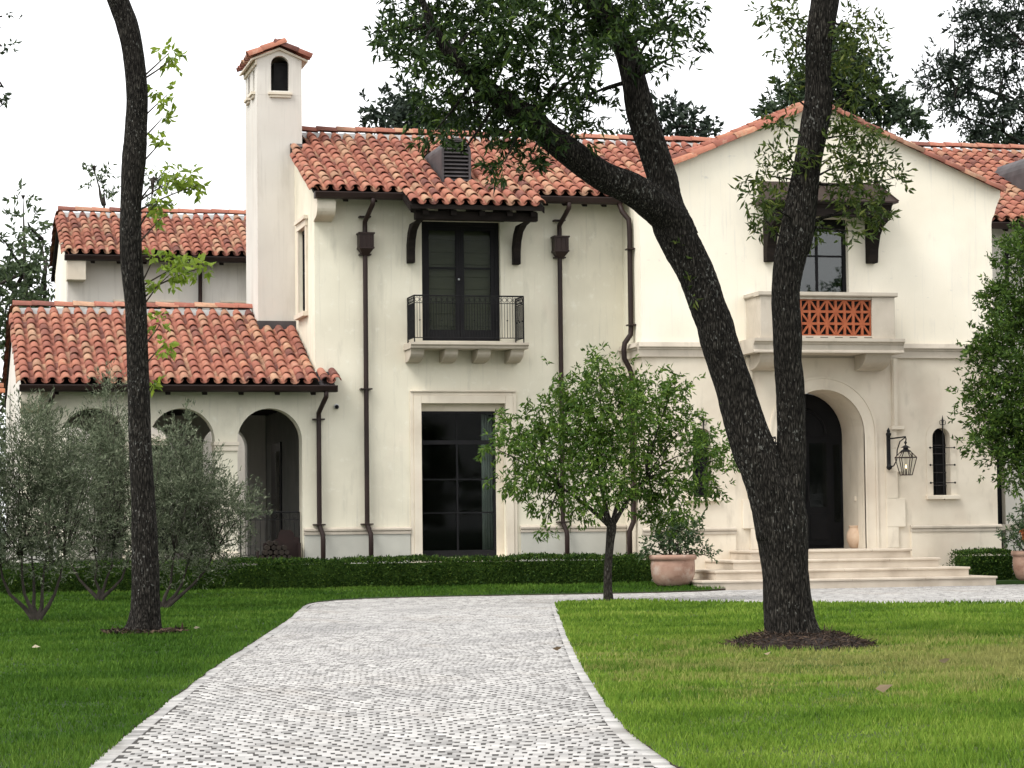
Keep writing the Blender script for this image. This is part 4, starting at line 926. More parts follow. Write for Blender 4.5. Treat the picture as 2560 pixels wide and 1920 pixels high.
# upper window
mb = MB(); frame_rect(mb, 18.022, 19.308, 6.0, 7.658, YG + .14, .07, .09); gw = part(mb, 'window', 'frame_black')
mb = MB(); mb.box(18.64, 18.69, YG + .15, YG + .21, 6.07, 7.588); part(mb, 'mullion', 'frame_black', gw)
for xa, xb in ((18.092, 18.64), (18.69, 19.238)):
    for za, zb in ((6.07, 6.86), (6.90, 7.588)):
        mb = MB(); mb.box(xa, xb, YG + .175, YG + .182, za, zb); part(mb, 'pane', 'glass_sky', gw)
    mb = MB(); mb.box(xa, xb, YG + .155, YG + .2, 6.861, 6.899); part(mb, 'muntin', 'frame_black', gw)
    mb = MB(); mb.box(xa - .04, xb + .04, YG + .30, YG + .33, 6.0, 7.65); part(mb, 'roman_blind_or_reflection', 'teal_reflection', gw)  # sheet behind the panes, the sky reflection is put into its colour
mb = MB(); mb.box(18.04, 19.29, YG + .16, YG + .24, 7.40, 7.655); part(mb, 'iron_screen', 'iron', gw)
# metal canopy on timber brackets
cz0, cz1 = 7.93, 8.42; fx0, fx1, bx0, bx1 = 17.25, 20.09, 17.45, 19.98; fy = 47.80
mb = MB(); mb.add([(fx0, fy, cz0), (fx1, fy, cz0), (bx1, YG - .001, cz1), (bx0, YG - .001, cz1), (fx0, fy, cz0 - .03), (fx1, fy, cz0 - .03), (fx1, YG - .001, cz0 - .03), (fx0, YG - .001, cz0 - .03)], [(0, 1, 2, 3), (4, 5, 6, 7), (0, 1, 5, 4), (1, 2, 6, 5), (0, 3, 7, 4), (2, 3, 7, 6)])
can = part(mb, 'window_canopy', 'bronze')
for k in range(7):
    t = k / 6; a = Vector((fx0 + (fx1 - fx0) * t, fy, cz0 + .012)); b = Vector((bx0 + (bx1 - bx0) * t, YG - .005, cz1 + .012))
    mb = MB(); mb.tube([a, b], .016, 5); part(mb, 'standing_seam', 'bronze', can)
mb = MB(); mb.px([(fy + .02, cz0 - .031), (fy + .02, cz0 - .07), (fy + .07, cz0 - .10), (fy + .10, cz0 - .16), (fy + .10, cz0 - .32), (fy + .24, cz0 - .32), (fy + .24, cz0 - .031)], fx0 + .12, fx1 - .12); part(mb, 'canopy_beam', 'dark_timber', can)
for x in (17.42, 19.69):
    pr = [(YG - .004, 6.72), (YG - .20, 6.72), (YG - .24, 7.0), (YG - .36, 7.28), (YG - .56, 7.45), (fy + .10, 7.52), (fy + .10, 7.608), (fy + .20, 7.608), (YG - .004, 7.608)]
    mb = MB(); mb.px(pr, x, x + .21); part(mb, 'canopy_bracket', 'dark_timber', can, bevel=.012)
    mb = MB(); mb.box(x + .02, x + .19, fy + .245, YG - .004, 7.61, 7.85); part(mb, 'canopy_joist', 'dark_timber', can)
# big balcony with terracotta claustra
bx_0, bx_1, by = 17.02, 19.96, 47.80
mb = MB(); mb.px([(YG - .13, 4.77), (by - .06, 4.77), (by - .06, 4.80), (by - .02, 4.83), (by - .02, 4.93), (by - .05, 4.95), (by - .05, 4.97), (by - .11, 5.0), (by - .11, 5.062), (YG - .001, 5.062), (YG - .001, 5.032), (YG - .13, 5.032)], bx_0 - .17, bx_1 + .17); gb = part(mb, 'balcony', 'limestone_trim')
for x in (17.05, 19.35):
    pr = [(YG - .13, 4.44)] + [(YG - .13 - .62 * math.sin(t), 4.45 + .27 * (1 - math.cos(t))) for t in np.linspace(.1, math.pi / 2, 7)] + [(by + .12, 4.768), (YG - .13, 4.768)]
    mb = MB(); mb.px(pr, x, x + .58); part(mb, 'corbel', 'limestone_trim', gb, bevel=.01)
def pier(x0, x1, y0, y1): mb = MB(); mb.box(x0, x1, y0, y1, 5.064, 5.93); part(mb, 'balcony_pier', 'limestone_trim', gb, bevel=.01)
pier(bx_0, bx_0 + .50, by, by + .22); pier(bx_1 - .50, bx_1, by, by + .22)
mb = MB(); mb.box(bx_0, bx_0 + .2, by + .222, YG - .002, 5.064, 5.93); part(mb, 'balcony_side', 'limestone_trim', gb); mb = MB(); mb.box(bx_1 - .2, bx_1, by + .222, YG - .002, 5.064, 5.93); part(mb, 'balcony_side', 'limestone_trim', gb)
mb = MB(); mb.box(bx_0 + .502, bx_1 - .502, by + .03, by + .2, 5.064, 5.125); mb.box(bx_0 + .502, bx_1 - .502, by + .03, by + .2, 5.875, 5.93); part(mb, 'balcony_rail', 'limestone_trim', gb)
for k in range(6): mb = MB(); mb.box(bx_0 + .66 + k * .32, bx_0 + .83 + k * .32, by + .027, by + .0295, 5.085, 5.097); part(mb, 'drain_slot', 'iron', gb)
mb = MB(); mb.px([(by - .03, 5.932), (by - .05, 5.955), (by - .05, 6.02), (by + .26, 6.02), (by + .26, 5.955), (by + .24, 5.932)], bx_0 - .05, bx_1 + .05)
mb.py([(bx_0 - .03, 5.932), (bx_0 - .05, 5.955), (bx_0 - .05, 6.019), (bx_0 + .25, 6.019), (bx_0 + .25, 5.932)], by + .262, YG - .003); mb.py([(bx_1 + .03, 5.932), (bx_1 + .05, 5.955), (bx_1 + .05, 6.019), (bx_1 - .25, 6.019), (bx_1 - .25, 5.932)], by + .262, YG - .003); part(mb, 'balcony_coping', 'limestone_trim', gb)
mb = MB(); mb.box(bx_0 + .503, bx_1 - .503, by + .135, by + .16, 5.126, 5.874); part(mb, 'added_dark_panel', 'iron', gb)  # dark panel added so the lit wall behind the lattice stays hidden
nx, nz = 10, 3; lw, lh = (bx_1 - bx_0 - 1.0 - .02) / nx, .745 / nz
def cell(flip):
    mb = MB(); t = .026; d = .05
    mb.box(0, t, 0, d, 0, lh); mb.box(lw - t, lw, 0, d, 0, lh); mb.box(t, lw - t, .001, d - .001, 0, t); mb.box(t, lw - t, .001, d - .001, lh - t, lh)
    a, b = ((t * .5, lh - t * .5), (lw - t * .5, t * .5)) if flip else ((t * .5, t * .5), (lw - t * .5, lh - t * .5))
    v = Vector((b[0] - a[0], b[1] - a[1])).normalized(); nn = Vector((-v.y, v.x)) * .020
    mb.py([(a[0] + nn.x, a[1] + nn.y), (a[0] - nn.x, a[1] - nn.y), (b[0] - nn.x, b[1] - nn.y), (b[0] + nn.x, b[1] + nn.y)], .002, d - .004)
    me = mb.mesh('lattice_tile'); me.materials.append(MATS['terracotta_lattice']); return me
cells = [cell(0), cell(1)]
for i in range(nx):
    for j in range(nz):
        o = bpy.data.objects.new('lattice_tile', cells[(i + j) % 2]); C.objects.link(o); o.parent = gb; o.matrix_parent_inverse = WORLD_INV(gb)
        o.location = (bx_0 + .51 + i * lw, by + .06, 5.128 + j * lh)
# ------------------------------------------------------------------ rear wing and side wing
wall('rear_wing_wall', rect(3.88, 16, -.2, 7.98), [rect(5.15, 6.38, .7, 3.32), rect(5.15, 6.38, 4.4, 6.7), rect(7.75, 9, 4.4, 6.7)], FY(60.55), 'stucco_grey', H, .4)
wall('rear_wing_wall', [(60.952, -.2), (65.5, -.2), (65.5, 7.95), (63.05, 9.0), (60.952, 8.1)], [], FX(3.882), 'stucco_pale', H, .4)
for (x0, x1, z0, z1) in ((5.15, 6.38, .7, 3.32), (5.15, 6.38, 4.4, 6.7), (7.75, 9, 4.4, 6.7)):
    mb = MB(); mb.box(x0 - .13, x1 + .13, 60.47, 60.548, z1 + .02, z1 + .12); mb.box(x0 - .18, x1 + .18, 60.43, 60.548, z1 + .122, z1 + .17); ww = part(mb, 'window', 'limestone')
    mb = MB(); mb.box(x0, x1, 60.75, 60.77, z0, z1); part(mb, 'pane', 'door_black', ww)
    mb = MB(); frame_rect(mb, x0 + .002, x1 - .002, z0 + .002, z1 - .002, 60.68, .08, .06); part(mb, 'frame', 'frame_black', ww)
corb = MB(); corb.box(3.84, 4.28, 60.0, 60.54, 7.3, 7.76); part(corb, 'eave_corbel', 'limestone')
wall('side_wing_wall', rect(22.6, 36, -.2, 7.95), [rect(23.50, 23.80, .6, 3.2)], FY(50.92), 'stucco_grey', H, .4)
mb = MB(); mb.box(23.50, 23.80, 51.1, 51.12, .6, 3.2); part(mb, 'side_door', 'door_black')
mb = MB(); mb.box(22.6, 25, 50.84, 50.918, 1.08, 1.2); part(mb, 'base_moulding', 'limestone_trim')

# ------------------------------------------------------------------ entry steps
steps = empty('entry_steps', (18.2, 47, 0), 'four broad pale limestone steps rising to the arched front door', 'steps')
for k, (x0, x1, y, z) in enumerate(((15.10, 21.30, 46.0, .185), (15.50, 20.92, 46.45, .37), (16.02, 20.48, 46.90, .555), (16.55, 20.05, 47.35, .74))):
    z0 = z - .185
    mb = MB(); mb.box(x0 + .03, x1 - .03, y + .03, YG - .002 - .004 * k, z0 + (.002 if k else -.05), z - .05); s_ = part(mb, 'riser', 'step_stone', steps)
    xs = np.linspace(x0, x1, 5)
    for q in range(4):
        mb = MB(); mb.box(xs[q] + .002, xs[q + 1] - .002, y, YG - .003 - .004 * k, z - .049, z); part(mb, 'tread', 'step_stone', steps, bevel=.012)
mb = MB(); mb.box(GC - .9, GC + .9, YG - .002, YD, .60, .738); part(mb, 'threshold', 'step_stone', steps)
# ------------------------------------------------------------------ lanterns, pots, small things
def wall_lantern(x, Y, zt, label, flame=True, sc=1.0):
    t = empty('wall_lantern', (x, Y, zt - .87), label, 'lantern', 'wall lanterns')
    mb = MB(); mb.box(x - .035, x + .035, Y - .05, Y - .003, zt - .78, zt - .08)
    mb.lathe([(.0, 0), (.05, .03), (.062, .07), (.045, .11), (.03, .13)], (x, Y - .04, zt - .87), 10); mb.lathe([(.03, 0), (.055, .04), (.06, .07), (.03, .10), (.04, .13), (.018, .17), (.0, .20)], (x, Y - .04, zt - .17), 10)
    part(mb, 'back_plate', 'iron', t)
    Yl = Y - .70; xl = x + .10
    mb = MB(); mb.tube([(x, Y - .05, zt - .21), (xl, Yl, zt - .19)], .016, 6); mb.tube([(x, Y - .04, zt - .80), (x + .03, Y - .22, zt - .78), (x + .05, Y - .33, zt - .66), (x + .055, Y - .36, zt - .45), (x + .07, Y - .48, zt - .28), (xl, Yl, zt - .20)], .013, 6)
    mb.tube([(xl + .0, Yl, zt - .19), (xl, Yl - .03, zt - .24), (xl, Yl, zt - .30), (xl, Yl, zt - .36)], .013, 6); mb.sphere((xl, Yl, zt - .31), .032, 6)
    part(mb, 'arm', 'iron', t)
    zl = zt - .36
    mb = MB(); mb.lathe([(.012, 0), (.03, -.01), (.09, -.045), (.105, -.055), (.05, -.06), (.055, -.09), (.105, -.12), (.11, -.135)], (xl, Yl, zl), 12); cap = part(mb, 'lantern_cap', 'iron', t)
    za, zb, zc = zl - .135, zl - .26, zl - .62; ra, rb, rc = .10, .225, .125
    ring6 = lambda r, z: [(xl + r * math.cos(math.pi / 6 + k * math.pi / 3), Yl + r * math.sin(math.pi / 6 + k * math.pi / 3), z) for k in range(6)]
    A, B, D = ring6(ra, za), ring6(rb, zb), ring6(rc, zc); mb = MB()
    for k in range(6):
        j = (k + 1) % 6
        mb.tube([A[k], B[k]], .010, 4); mb.tube([B[k], D[k]], .010, 4); mb.tube([B[k], B[j]], .014, 4); mb.tube([D[k], D[j]], .012, 4); mb.tube([A[k], A[j]], .010, 4)
    mb.pz([(p[0], p[1]) for p in D], zc - .01, zc + .004)
    fr = part(mb, 'lantern_frame', 'bronze', t)
    for k in range(6):
        j = (k + 1) % 6
        for q in ((A[k], A[j], B[j], B[k]), (B[k], B[j], D[j], D[k])):
            mb = MB(); mb.add(q, [(0, 1, 2, 3)]); part(mb, 'pane', 'glass_clear', t)
    mb = MB(); mb.tube([(xl, Yl, zc), (xl, Yl, zc + .13)], [.018, .012], 6); part(mb, 'burner', 'bronze', t)
    if flame:
        mb = MB(); mb.lathe([(.004, 0), (.014, .02), (.011, .045), (.001, .085)], (xl, Yl, zc + .135), 8); part(mb, 'flame', 'flame', t, smooth=True)
    return t
wall_lantern(20.09, YG - .075, 3.235, 'black gas lantern with small flame between front door arch and barred slit window')
wall_lantern(17.24, YG - .075, 3.235, 'black gas lantern left of the front door, mostly hidden behind the forked oak trunk')
wall_lantern(23.95, 50.92, 7.35, 'black lantern high on the set-back wall at the right picture edge', False)

sc_ = empty('security_camera', (8.62, 49.99, 3.76), 'small black dome security camera on the wall beside the downspout', 'camera')
mb = MB(); mb.lathe([(.055, 0), (.055, .03), (.045, .05)], (0, 0, 0), 14); me = mb.mesh('housing'); o = link('housing', me, sc_, 'camera_body', True); o.matrix_parent_inverse = WORLD_INV(sc_); o.matrix_basis = Matrix.Translation((8.62, 49.998, 3.765)) @ Matrix.Rotation(math.radians(90), 4, 'X')
mb = MB(); mb.sphere((8.62, 49.94, 3.755), .042, 8); part(mb, 'lens_dome', 'door_black', sc_, smooth=True)

def planter(name, x, y, z, r, h, label):
    t = empty(name, (x, y, z), label, 'planter', 'terracotta planters')
    prof = [(r * .70, 0), (r * .86, h * .10), (r * .97, h * .35), (r * 1.0, h * .60), (r * .985, h * .80), (r * .975, h * .82), (r * 1.06, h * .84), (r * 1.08, h * .92), (r * 1.05, h), (r * .93, h), (r * .92, h * .86)]
    mb = MB(); mb.lathe([(0, 0, )] [:0] + prof, (x, y, z), 36, cap=False); part(mb, 'pot', 'terracotta_pot', t, smooth=True)
    mb = MB(); mb.lathe([(.001, h * .88), (r * .93, h * .87)], (x, y, z), 24, cap=False); part(mb, 'soil', 'soil', t)
    return t
def potted(name, x, y, z, blobs, label, rust=False):
    t = empty(name, (x, y, z), label, 'potted plant', 'shrubs in the planters')
    mb = MB()
    twigs(mb, [(x + random.uniform(-.15, .15), y + random.uniform(-.1, .1), z - .06) for _ in blobs for q in (0, 1)], [(b[0] + random.uniform(-.1, .1), b[1], b[2]) for b in blobs for q in (0, 1)], .014, .004, .1)
    part(mb, 'stem', 'twig', t); foliage('foliage', blobs, 'leaf_pot', t, 150, 9, .095, .034, .16, .1)
    if rust: foliage('flower', [(22.02, 46.4, 1.02, .07)], 'leaf_rust', t, 60, 8, .10, .04, .06)['kind'] = 'stuff'
    return t
planter('planter', 14.80, 46.95, .09, .44, .60, 'large weathered terracotta planter standing left of the entry steps')
potted('potted_shrub', 14.80, 46.95, .66, [(14.45, 46.9, .95, .22), (14.75, 46.8, 1.1, .3), (15.05, 47, 1.0, .28), (14.9, 47, 1.3, .25), (15.35, 46.8, .80, .15), (14.3, 47, .82, .15), (14.6, 47, 1.35, .18), (15.2, 47, 1.2, .2), (15.52, 46.8, .70, .10)], 'bushy green shrub growing in the terracotta planter left of the entry steps')
planter('planter', 22.42, 46.7, .07, .42, .60, 'terracotta planter cut off by the right picture edge beside clipped boxwood')
potted('potted_shrub', 22.42, 46.7, .64, [(22.0, 46.6, .95, .2), (22.3, 46.6, 1.1, .28), (22.6, 46.7, 1.1, .3), (22.25, 46.7, 1.4, .2), (21.75, 46.5, .98, .10), (22.6, 46.7, 1.5, .25)], 'long-leaved plant with a rust-orange flower in the planter at the right edge', True)
t = empty('clay_jar', (19.58, 49.25, .74), 'pale clay jar standing inside the arched front door niche', 'jar')
mb = MB(); mb.lathe([(.10, 0), (.125, .02), (.185, .14), (.20, .24), (.185, .33), (.14, .41), (.13, .43), (.15, .455), (.155, .48), (.125, .48), (.11, .43)], (19.58, 49.25, .74), 28, cap=False); part(mb, 'jar_body', 'jar_clay', t, smooth=True)
# doorbell plate in the niche
mb = MB(); mb.box(19.545, 19.572, 49.18, 49.30, 1.74, 1.84); part(mb, 'doorbell_plate', 'limestone')

fw = empty('firewood_rack', (7.45, 49.85, .62), 'rusty steel firewood rack with a shaped back, below the right loggia arch', 'firewood rack')
pr = [(7.10, .63), (7.83, .63), (7.83, 1.10), (7.80, 1.12), (7.74, 1.12), (7.72, 1.20), (7.66, 1.26), (7.46, 1.27), (7.42, 1.20), (7.40, 1.10), (7.30, 1.04), (7.10, 1.0)]
mb = MB(); mb.py(pr, 49.99, 50.01); part(mb, 'back_panel', 'rust', fw)
mb = MB(); mb.box(6.95, 7.83, 49.72, 49.99, .625, .66); mb.box(7.80, 7.83, 49.72, 49.988, .66, 1.0); mb.box(6.95, 6.98, 49.72, 49.988, .66, .85); part(mb, 'tray', 'rust', fw)
k = 0
for j, n in enumerate((6, 5, 4, 2)):
    for i in range(n):
        x = 7.05 + j * .055 + i * .11 + random.uniform(-.01, .01); z = .715 + j * .095; r = random.uniform(.045, .058)
        lg = empty('log', (x, 49.9, z), 'log in the %s row of the firewood rack, %s from the left' % (('bottom', 'second', 'third', 'top')[j], ('first', 'second', 'third', 'fourth', 'fifth', 'sixth')[i]), 'log', 'logs in the firewood rack')
        mb = MB(); mb.tube([(x, 49.72 + random.uniform(0, .03), z), (x, 49.97, z)], r, 7); part(mb, 'log_body', 'log_bark', lg)

# iron fence at the left end of the loggia
for q, (x0, y0, x1, y1, lb) in enumerate(((-1.4, 49.6, .95, 49.6, 'black iron fence panel left of the gate post at the far left edge'), (1.02, 49.6, 2.26, 49.6, 'short black iron fence panel between gate post and loggia corner'))):
    t = empty('iron_fence', ((x0 + x1) / 2, y0, 0), lb, 'fence')
    for z in (.22, 1.75): mb = MB(); mb.box(x0, x1, y0 - .012, y0 + .012, z - .015, z + .015); part(mb, 'rail', 'iron', t)
    n = int((x1 - x0) / .115)
    for k in range(n + 1):
        x = x0 + (x1 - x0) * k / n; mb = MB(); mb.tube([(x, y0, .05), (x, y0, 1.86), (x, y0, 1.95)], [.008, .008, .002], 5); part(mb, 'picket', 'iron', t)
    mb = MB(); mb.box(x0 - .035, x0 + .035, y0 - .035, y0 + .035, -.05, 2.0); mb.sphere((x0, y0, 2.05), .05, 6); part(mb, 'post', 'iron', t)
# garden wall with tile coping beyond the loggia
gwl = empty('garden_wall', (-2, 55, 0), 'cream garden wall with terracotta coping at the left picture edge', 'wall')
mb = MB(); mb.box(-8, 1.9, 55.0, 55.4, -.1, 4.25); part(mb, 'wall_body', 'stucco_main', gwl)
cw = MB().add(*RIDGE).mesh('coping_tile'); cw.materials.append(MATS['terracotta_rake'])
for k in range(24):
    for yy, zz, rr in ((54.98, 4.30, -.35), (55.2, 4.42, 0), (55.42, 4.30, .35)):
        o = bpy.data.objects.new('coping_tile', cw); C.objects.link(o); o.parent = gwl; o.matrix_parent_inverse = WORLD_INV(gwl); o.matrix_basis = frame((-8.0 + k * .42, yy, zz), (0, -1, 0), (1, 0, 0)) @ jitter()

# ------------------------------------------------------------------ trees
def tree(name, loc, label, cat='tree', group=None): return empty(name, loc, label, cat, group)
LEFT = [(2.879, 30.8, -.05, .29), (2.882, 30.8, .03, .25), (2.90, 30.8, .18, .205), (2.915, 30.8, .427, .18), (2.916, 30.8, .809, .165), (2.898, 30.8, 1.572, .145), (2.854, 30.8, 2.405, .133), (2.82, 30.8, 3.558, .13), (2.799, 30.8, 4.138, .133), (2.749, 30.8, 4.719, .14), (2.753, 30.8, 5.362, .132), (2.788, 30.8, 5.867, .148), (2.806, 30.8, 6.208, .135), (2.825, 30.8, 6.714, .128), (2.782, 30.8, 7.22, .128), (2.718, 30.8, 7.559, .135), (2.596, 30.8, 7.891, .133), (2.3, 30.7, 8.6, .125), (1.9, 30.6, 9.6, .11), (1.6, 30.6, 10.8, .08), (1.5, 30.6, 11.8, .04)]
t = tree('oak_tree', (2.88, 30.8, 0), 'single straight dark trunk on the left lawn, bending left at the top')
mb = trunk_mesh('trunk', [LEFT], 44, 7, .03)
part(mb, 'trunk', 'oak_bark', t, smooth=True)
SPRIGS = [(3.29, 31.0, 7.23, .16), (3.2, 30.75, 6.71, .17), (3.16, 31.0, 6.46, .07), (3.16, 30.75, 6.16, .14), (3.39, 31.0, 5.73, .2), (3.13, 30.75, 5.72, .14), (3.59, 31.0, 5.62, .17), (3.1, 30.75, 5.4, .17), (3.15, 31.0, 5.21, .14), (3.01, 30.75, 4.65, .07), (3.44, 31.0, 4.66, .24), (3.24, 30.75, 4.48, .17), (3.61, 31.0, 4.57, .13), (3.1, 30.75, 4.35, .07), (3.12, 31.0, 3.87, .13), (3.15, 30.75, 3.59, .14), (3.03, 31.0, 3.09, .05), (3.22, 30.75, 7.24, .08)]
mb = MB(); twigs(mb, [(2.85, 30.85, z - .35) for (x, y, z, r) in SPRIGS], [(x, y, z) for (x, y, z, r) in SPRIGS], .014, .005, .05, 5); part(mb, 'sprout_twig', 'twig', t, kind='stuff')
foliage('sprout_foliage', SPRIGS, 'leaf_fresh', t, 70, 6, .125, .055, .10, .5, shell=.1)
foliage('crown', [(1.2, 30.2, 10.6, .8), (2.2, 31, 11.3, .9), (.6, 31, 11.5, .9), (1.5, 30, 12.3, 1.0)], 'leaf_oak', t, 14, 10, .10, .035)

OAK = [(9.085, 24.63, -.08, .42), (9.085, 24.63, .03, .35), (9.075, 24.63, .13, .30), (9.036, 24.63, .357, .265), (9.004, 24.63, .796, .243), (8.982, 24.63, 1.064, .254), (8.956, 24.63, 1.328, .268), (8.935, 24.63, 1.62, .24), (8.92, 24.63, 1.95, .15)]
OAKL = [(8.90, 24.64, 1.15, .20), (8.867, 24.63, 1.551, .235), (8.783, 24.653, 1.846, .235), (8.68, 24.675, 2.099, .222), (8.597, 24.698, 2.36, .208), (8.484, 24.721, 2.795, .191), (8.357, 24.744, 3.196, .191), (8.30, 24.766, 3.42, .193), (8.236, 24.789, 3.60, .195), (8.154, 24.812, 3.876, .197), (8.054, 24.835, 4.11, .197), (7.95, 24.857, 4.323, .200), (7.861, 24.88, 4.536, .195), (7.835, 24.91, 4.731, .165), (7.82, 24.94, 4.918, .158), (7.768, 24.97, 5.134, .160), (7.611, 25.0, 5.655, .156), (7.539, 25.03, 6.009, .132), (7.456, 25.06, 6.359, .125), (7.302, 25.09, 6.621, .132), (7.144, 25.12, 6.883, .13), (6.936, 25.15, 7.225, .115), (6.752, 25.18, 7.654, .094), (6.5, 25.2, 8.5, .06)]
OAKB = [(8.02, 24.86, 4.30, .17), (7.90, 24.85, 4.48, .19), (7.68, 24.768, 4.646, .183), (7.383, 24.686, 4.81, .166), (7.049, 24.605, 4.93, .148), (6.715, 24.523, 5.135, .143), (6.389, 24.441, 5.346, .13), (6.247, 24.359, 5.458, .122), (5.872, 24.277, 5.654, .105), (5.601, 24.195, 5.831, .085), (5.349, 24.114, 6.023, .06), (5.15, 24.032, 6.328, .04), (4.961, 23.95, 6.711, .028), (4.8, 23.9, 7.2, .015)]
OAKR = [(9.0, 24.63, 1.10, .17), (9.027, 24.63, 1.55, .19), (9.059, 24.613, 1.843, .168), (9.073, 24.597, 2.095, .153), (9.07, 24.58, 2.355, .147), (9.06, 24.563, 2.746, .153), (9.036, 24.547, 3.018, .147), (9.034, 24.53, 3.299, .153), (9.011, 24.513, 3.744, .146), (9.06, 24.497, 4.098, .163), (9.115, 24.48, 4.274, .171), (9.182, 24.463, 4.633, .165), (9.26, 24.447, 5.077, .144), (9.343, 24.43, 5.527, .153), (9.38, 24.413, 5.793, .150), (9.372, 24.397, 6.071, .131), (9.388, 24.38, 6.413, .136), (9.459, 24.363, 6.818, .144), (9.499, 24.347, 7.243, .136), (9.561, 24.33, 7.884, .104), (9.7, 24.3, 9.2, .06)]
t = tree('oak_tree', (9.08, 24.63, 0), 'large forked oak with dark furrowed trunk and leaning limbs on the right lawn')
mb = trunk_mesh('trunk', [OAK, OAKL, OAKB, OAKR], 48, 7, .03)
part(mb, 'trunk', 'oak_bark', t, smooth=True)
OAK_BLOBS = [(4.72, 23.9, 6.16, .2), (5.12, 24.7, 6.57, .33), (4.87, 23.5, 5.9, .34), (5.48, 25.0, 6.5, .38), (5.49, 24.2, 6.01, .42), (5.44, 25.3, 5.79, .36), (5.76, 24.5, 6.46, .42), (5.8, 23.9, 5.92, .41), (5.62, 24.7, 5.66, .35), (5.94, 23.5, 6.22, .38), (6.16, 25.0, 5.69, .41), (6.31, 24.2, 5.94, .37), (6.81, 25.3, 6.61, .39), (5.90, 24.5, 5.28, .2), (6.18, 23.9, 5.37, .28), (5.3, 24.7, 5.36, .17), (6.51, 23.5, 5.91, .32), (7.13, 25.0, 6.61, .34), (6.2, 24.2, 5.09, .21), (6.9, 25.3, 5.76, .29), (6.77, 24.5, 5.34, .21), (7.06, 23.9, 6.2, .26), (7.55, 24.7, 6.66, .34), (7.42, 23.5, 6.27, .27), (8.06, 25.0, 6.79, .24), (7.54, 24.2, 6.13, .19), (7.26, 25.3, 5.93, .17), (5.52, 24.5, 5.10, .10), (5.84, 23.9, 4.94, .18), (8.0, 24.7, 6.26, .12), (4.5, 23.5, 6.12, .11), (5.98, 25.0, 7.01, .53), (6.47, 24.2, 6.9, .51), (7.48, 25.3, 7.24, .54), (5.18, 24.5, 6.96, .42), (6.3, 24.8, 8.2, .9), (7.6, 25, 8.6, .9), (9.6, 24.3, 9.0, .9)]
limb = np.array(OAKB[3:] + OAKL[14:])[:, :3]
def nearest(b): return limb[np.argmin(np.linalg.norm(limb - np.array(b[:3]), axis=1))]
mb = MB(); twigs(mb, [nearest(b) for b in OAK_BLOBS[:34]], [b[:3] for b in OAK_BLOBS[:34]], .026, .006, .08); part(mb, 'branch', 'oak_bark', t, kind='stuff')
foliage('crown', OAK_BLOBS, 'leaf_oak', t, 92, 10, .112, .033, .17, .25, shell=.15)
OAK_SPRAY = [(9.65, 24.05, 5.35, .29), (10.06, 24.7, 5.16, .3), (9.64, 24.3, 4.85, .27), (9.96, 24.6, 4.7, .24), (9.44, 24.05, 5.15, .19), (10.33, 24.7, 4.99, .17), (8.92, 24.3, 5.17, .22), (8.87, 24.6, 4.97, .22), (8.57, 24.05, 4.64, .19), (9.02, 24.7, 5.58, .17), (9.0, 24.75, 4.54, .17), (8.81, 24.6, 4.52, .15), (9.40, 24.65, 4.42, .17), (10.16, 24.7, 4.56, .15), (9.68, 24.3, 4.36, .14), (9.62, 24.6, 6.23, .24), (9.67, 24.05, 6.22, .22), (9.24, 24.7, 6.28, .2), (8.95, 24.3, 6.59, .24), (9.42, 24.8, 6.57, .24), (9.62, 24.05, 6.51, .22), (10.2, 24.7, 6.62, .15), (9.81, 24.3, 5.88, .22), (9.56, 24.6, 5.68, .2), (8.89, 24.05, 5.81, .12), (8.55, 24.7, 2.62, .07), (7.98, 24.7, 4.25, .06), (8.05, 24.65, 3.75, .05)]
limb = np.array(OAKR[3:])[:, :3]
mb = MB(); twigs(mb, [nearest(b) - np.array([0, 0, .2]) for b in OAK_SPRAY[:25]], [b[:3] for b in OAK_SPRAY[:25]], .016, .004, .05); part(mb, 'spray_twig', 'oak_bark', t, kind='stuff')
foliage('spray_foliage', OAK_SPRAY, 'leaf_spray', t, 120, 7, .10, .030, .15, .15, shell=.1, spread=.8)
# mulch mound
ml = empty('mulch_ring', (9.05, 24.5, 0), 'low ring of dark shredded mulch around the base of the forked oak', 'mulch')
mb = MB(); n = 40; vs = []
for j, (rr, z) in enumerate(((.76, .02), (.64, .085), (.50, .125), (.34, .145), (.1, .15))):
    for k in range(n):
        a = 2 * math.pi * k / n; q = rr * (1 + .10 * math.sin(3 * a + 1) + .06 * math.sin(7 * a)); vs.append((9.06 + q * .98 * math.cos(a), 24.45 + q * 1.0 * math.sin(a), z + random.uniform(-.012, .012)))
mb.add(vs, [(j * n + k, j * n + (k + 1) % n, (j + 1) * n + (k + 1) % n, (j + 1) * n + k) for j in range(4) for k in range(n)] + [tuple(range(4 * n, 5 * n))]); part(mb, 'mound', 'mulch', ml)
n = 2600; a = RNG.uniform(0, 6.283, n); q = np.sqrt(RNG.uniform(.12, 1, n)) * .80
Pm = np.stack([9.06 + q * np.cos(a), 24.45 + q * np.sin(a), .035 + .125 * np.clip((.80 - q) / .4, 0, 1) + RNG.uniform(0, .02, n)], 1); Dm = RNG.normal(size=(n, 3)) * np.array([1, 1, .3])
link('mulch_chips', fast_mesh('mulch_chips', leaf_quads(Pm, Dm, RNG.uniform(.03, .11, n), RNG.uniform(.006, .016, n)), 4), ml, 'mulch', kind='stuff')
dr_ = empty('soil_ring', (2.88, 30.75, 0), 'thin ring of bare soil around the straight trunk on the left lawn', 'soil')
n = 500; a = RNG.uniform(0, 6.283, n); q = RNG.uniform(.2, .5, n)
Pm = np.stack([2.88 + q * np.cos(a), 30.75 + q * np.sin(a) * .8, .06 + RNG.uniform(0, .02, n)], 1)
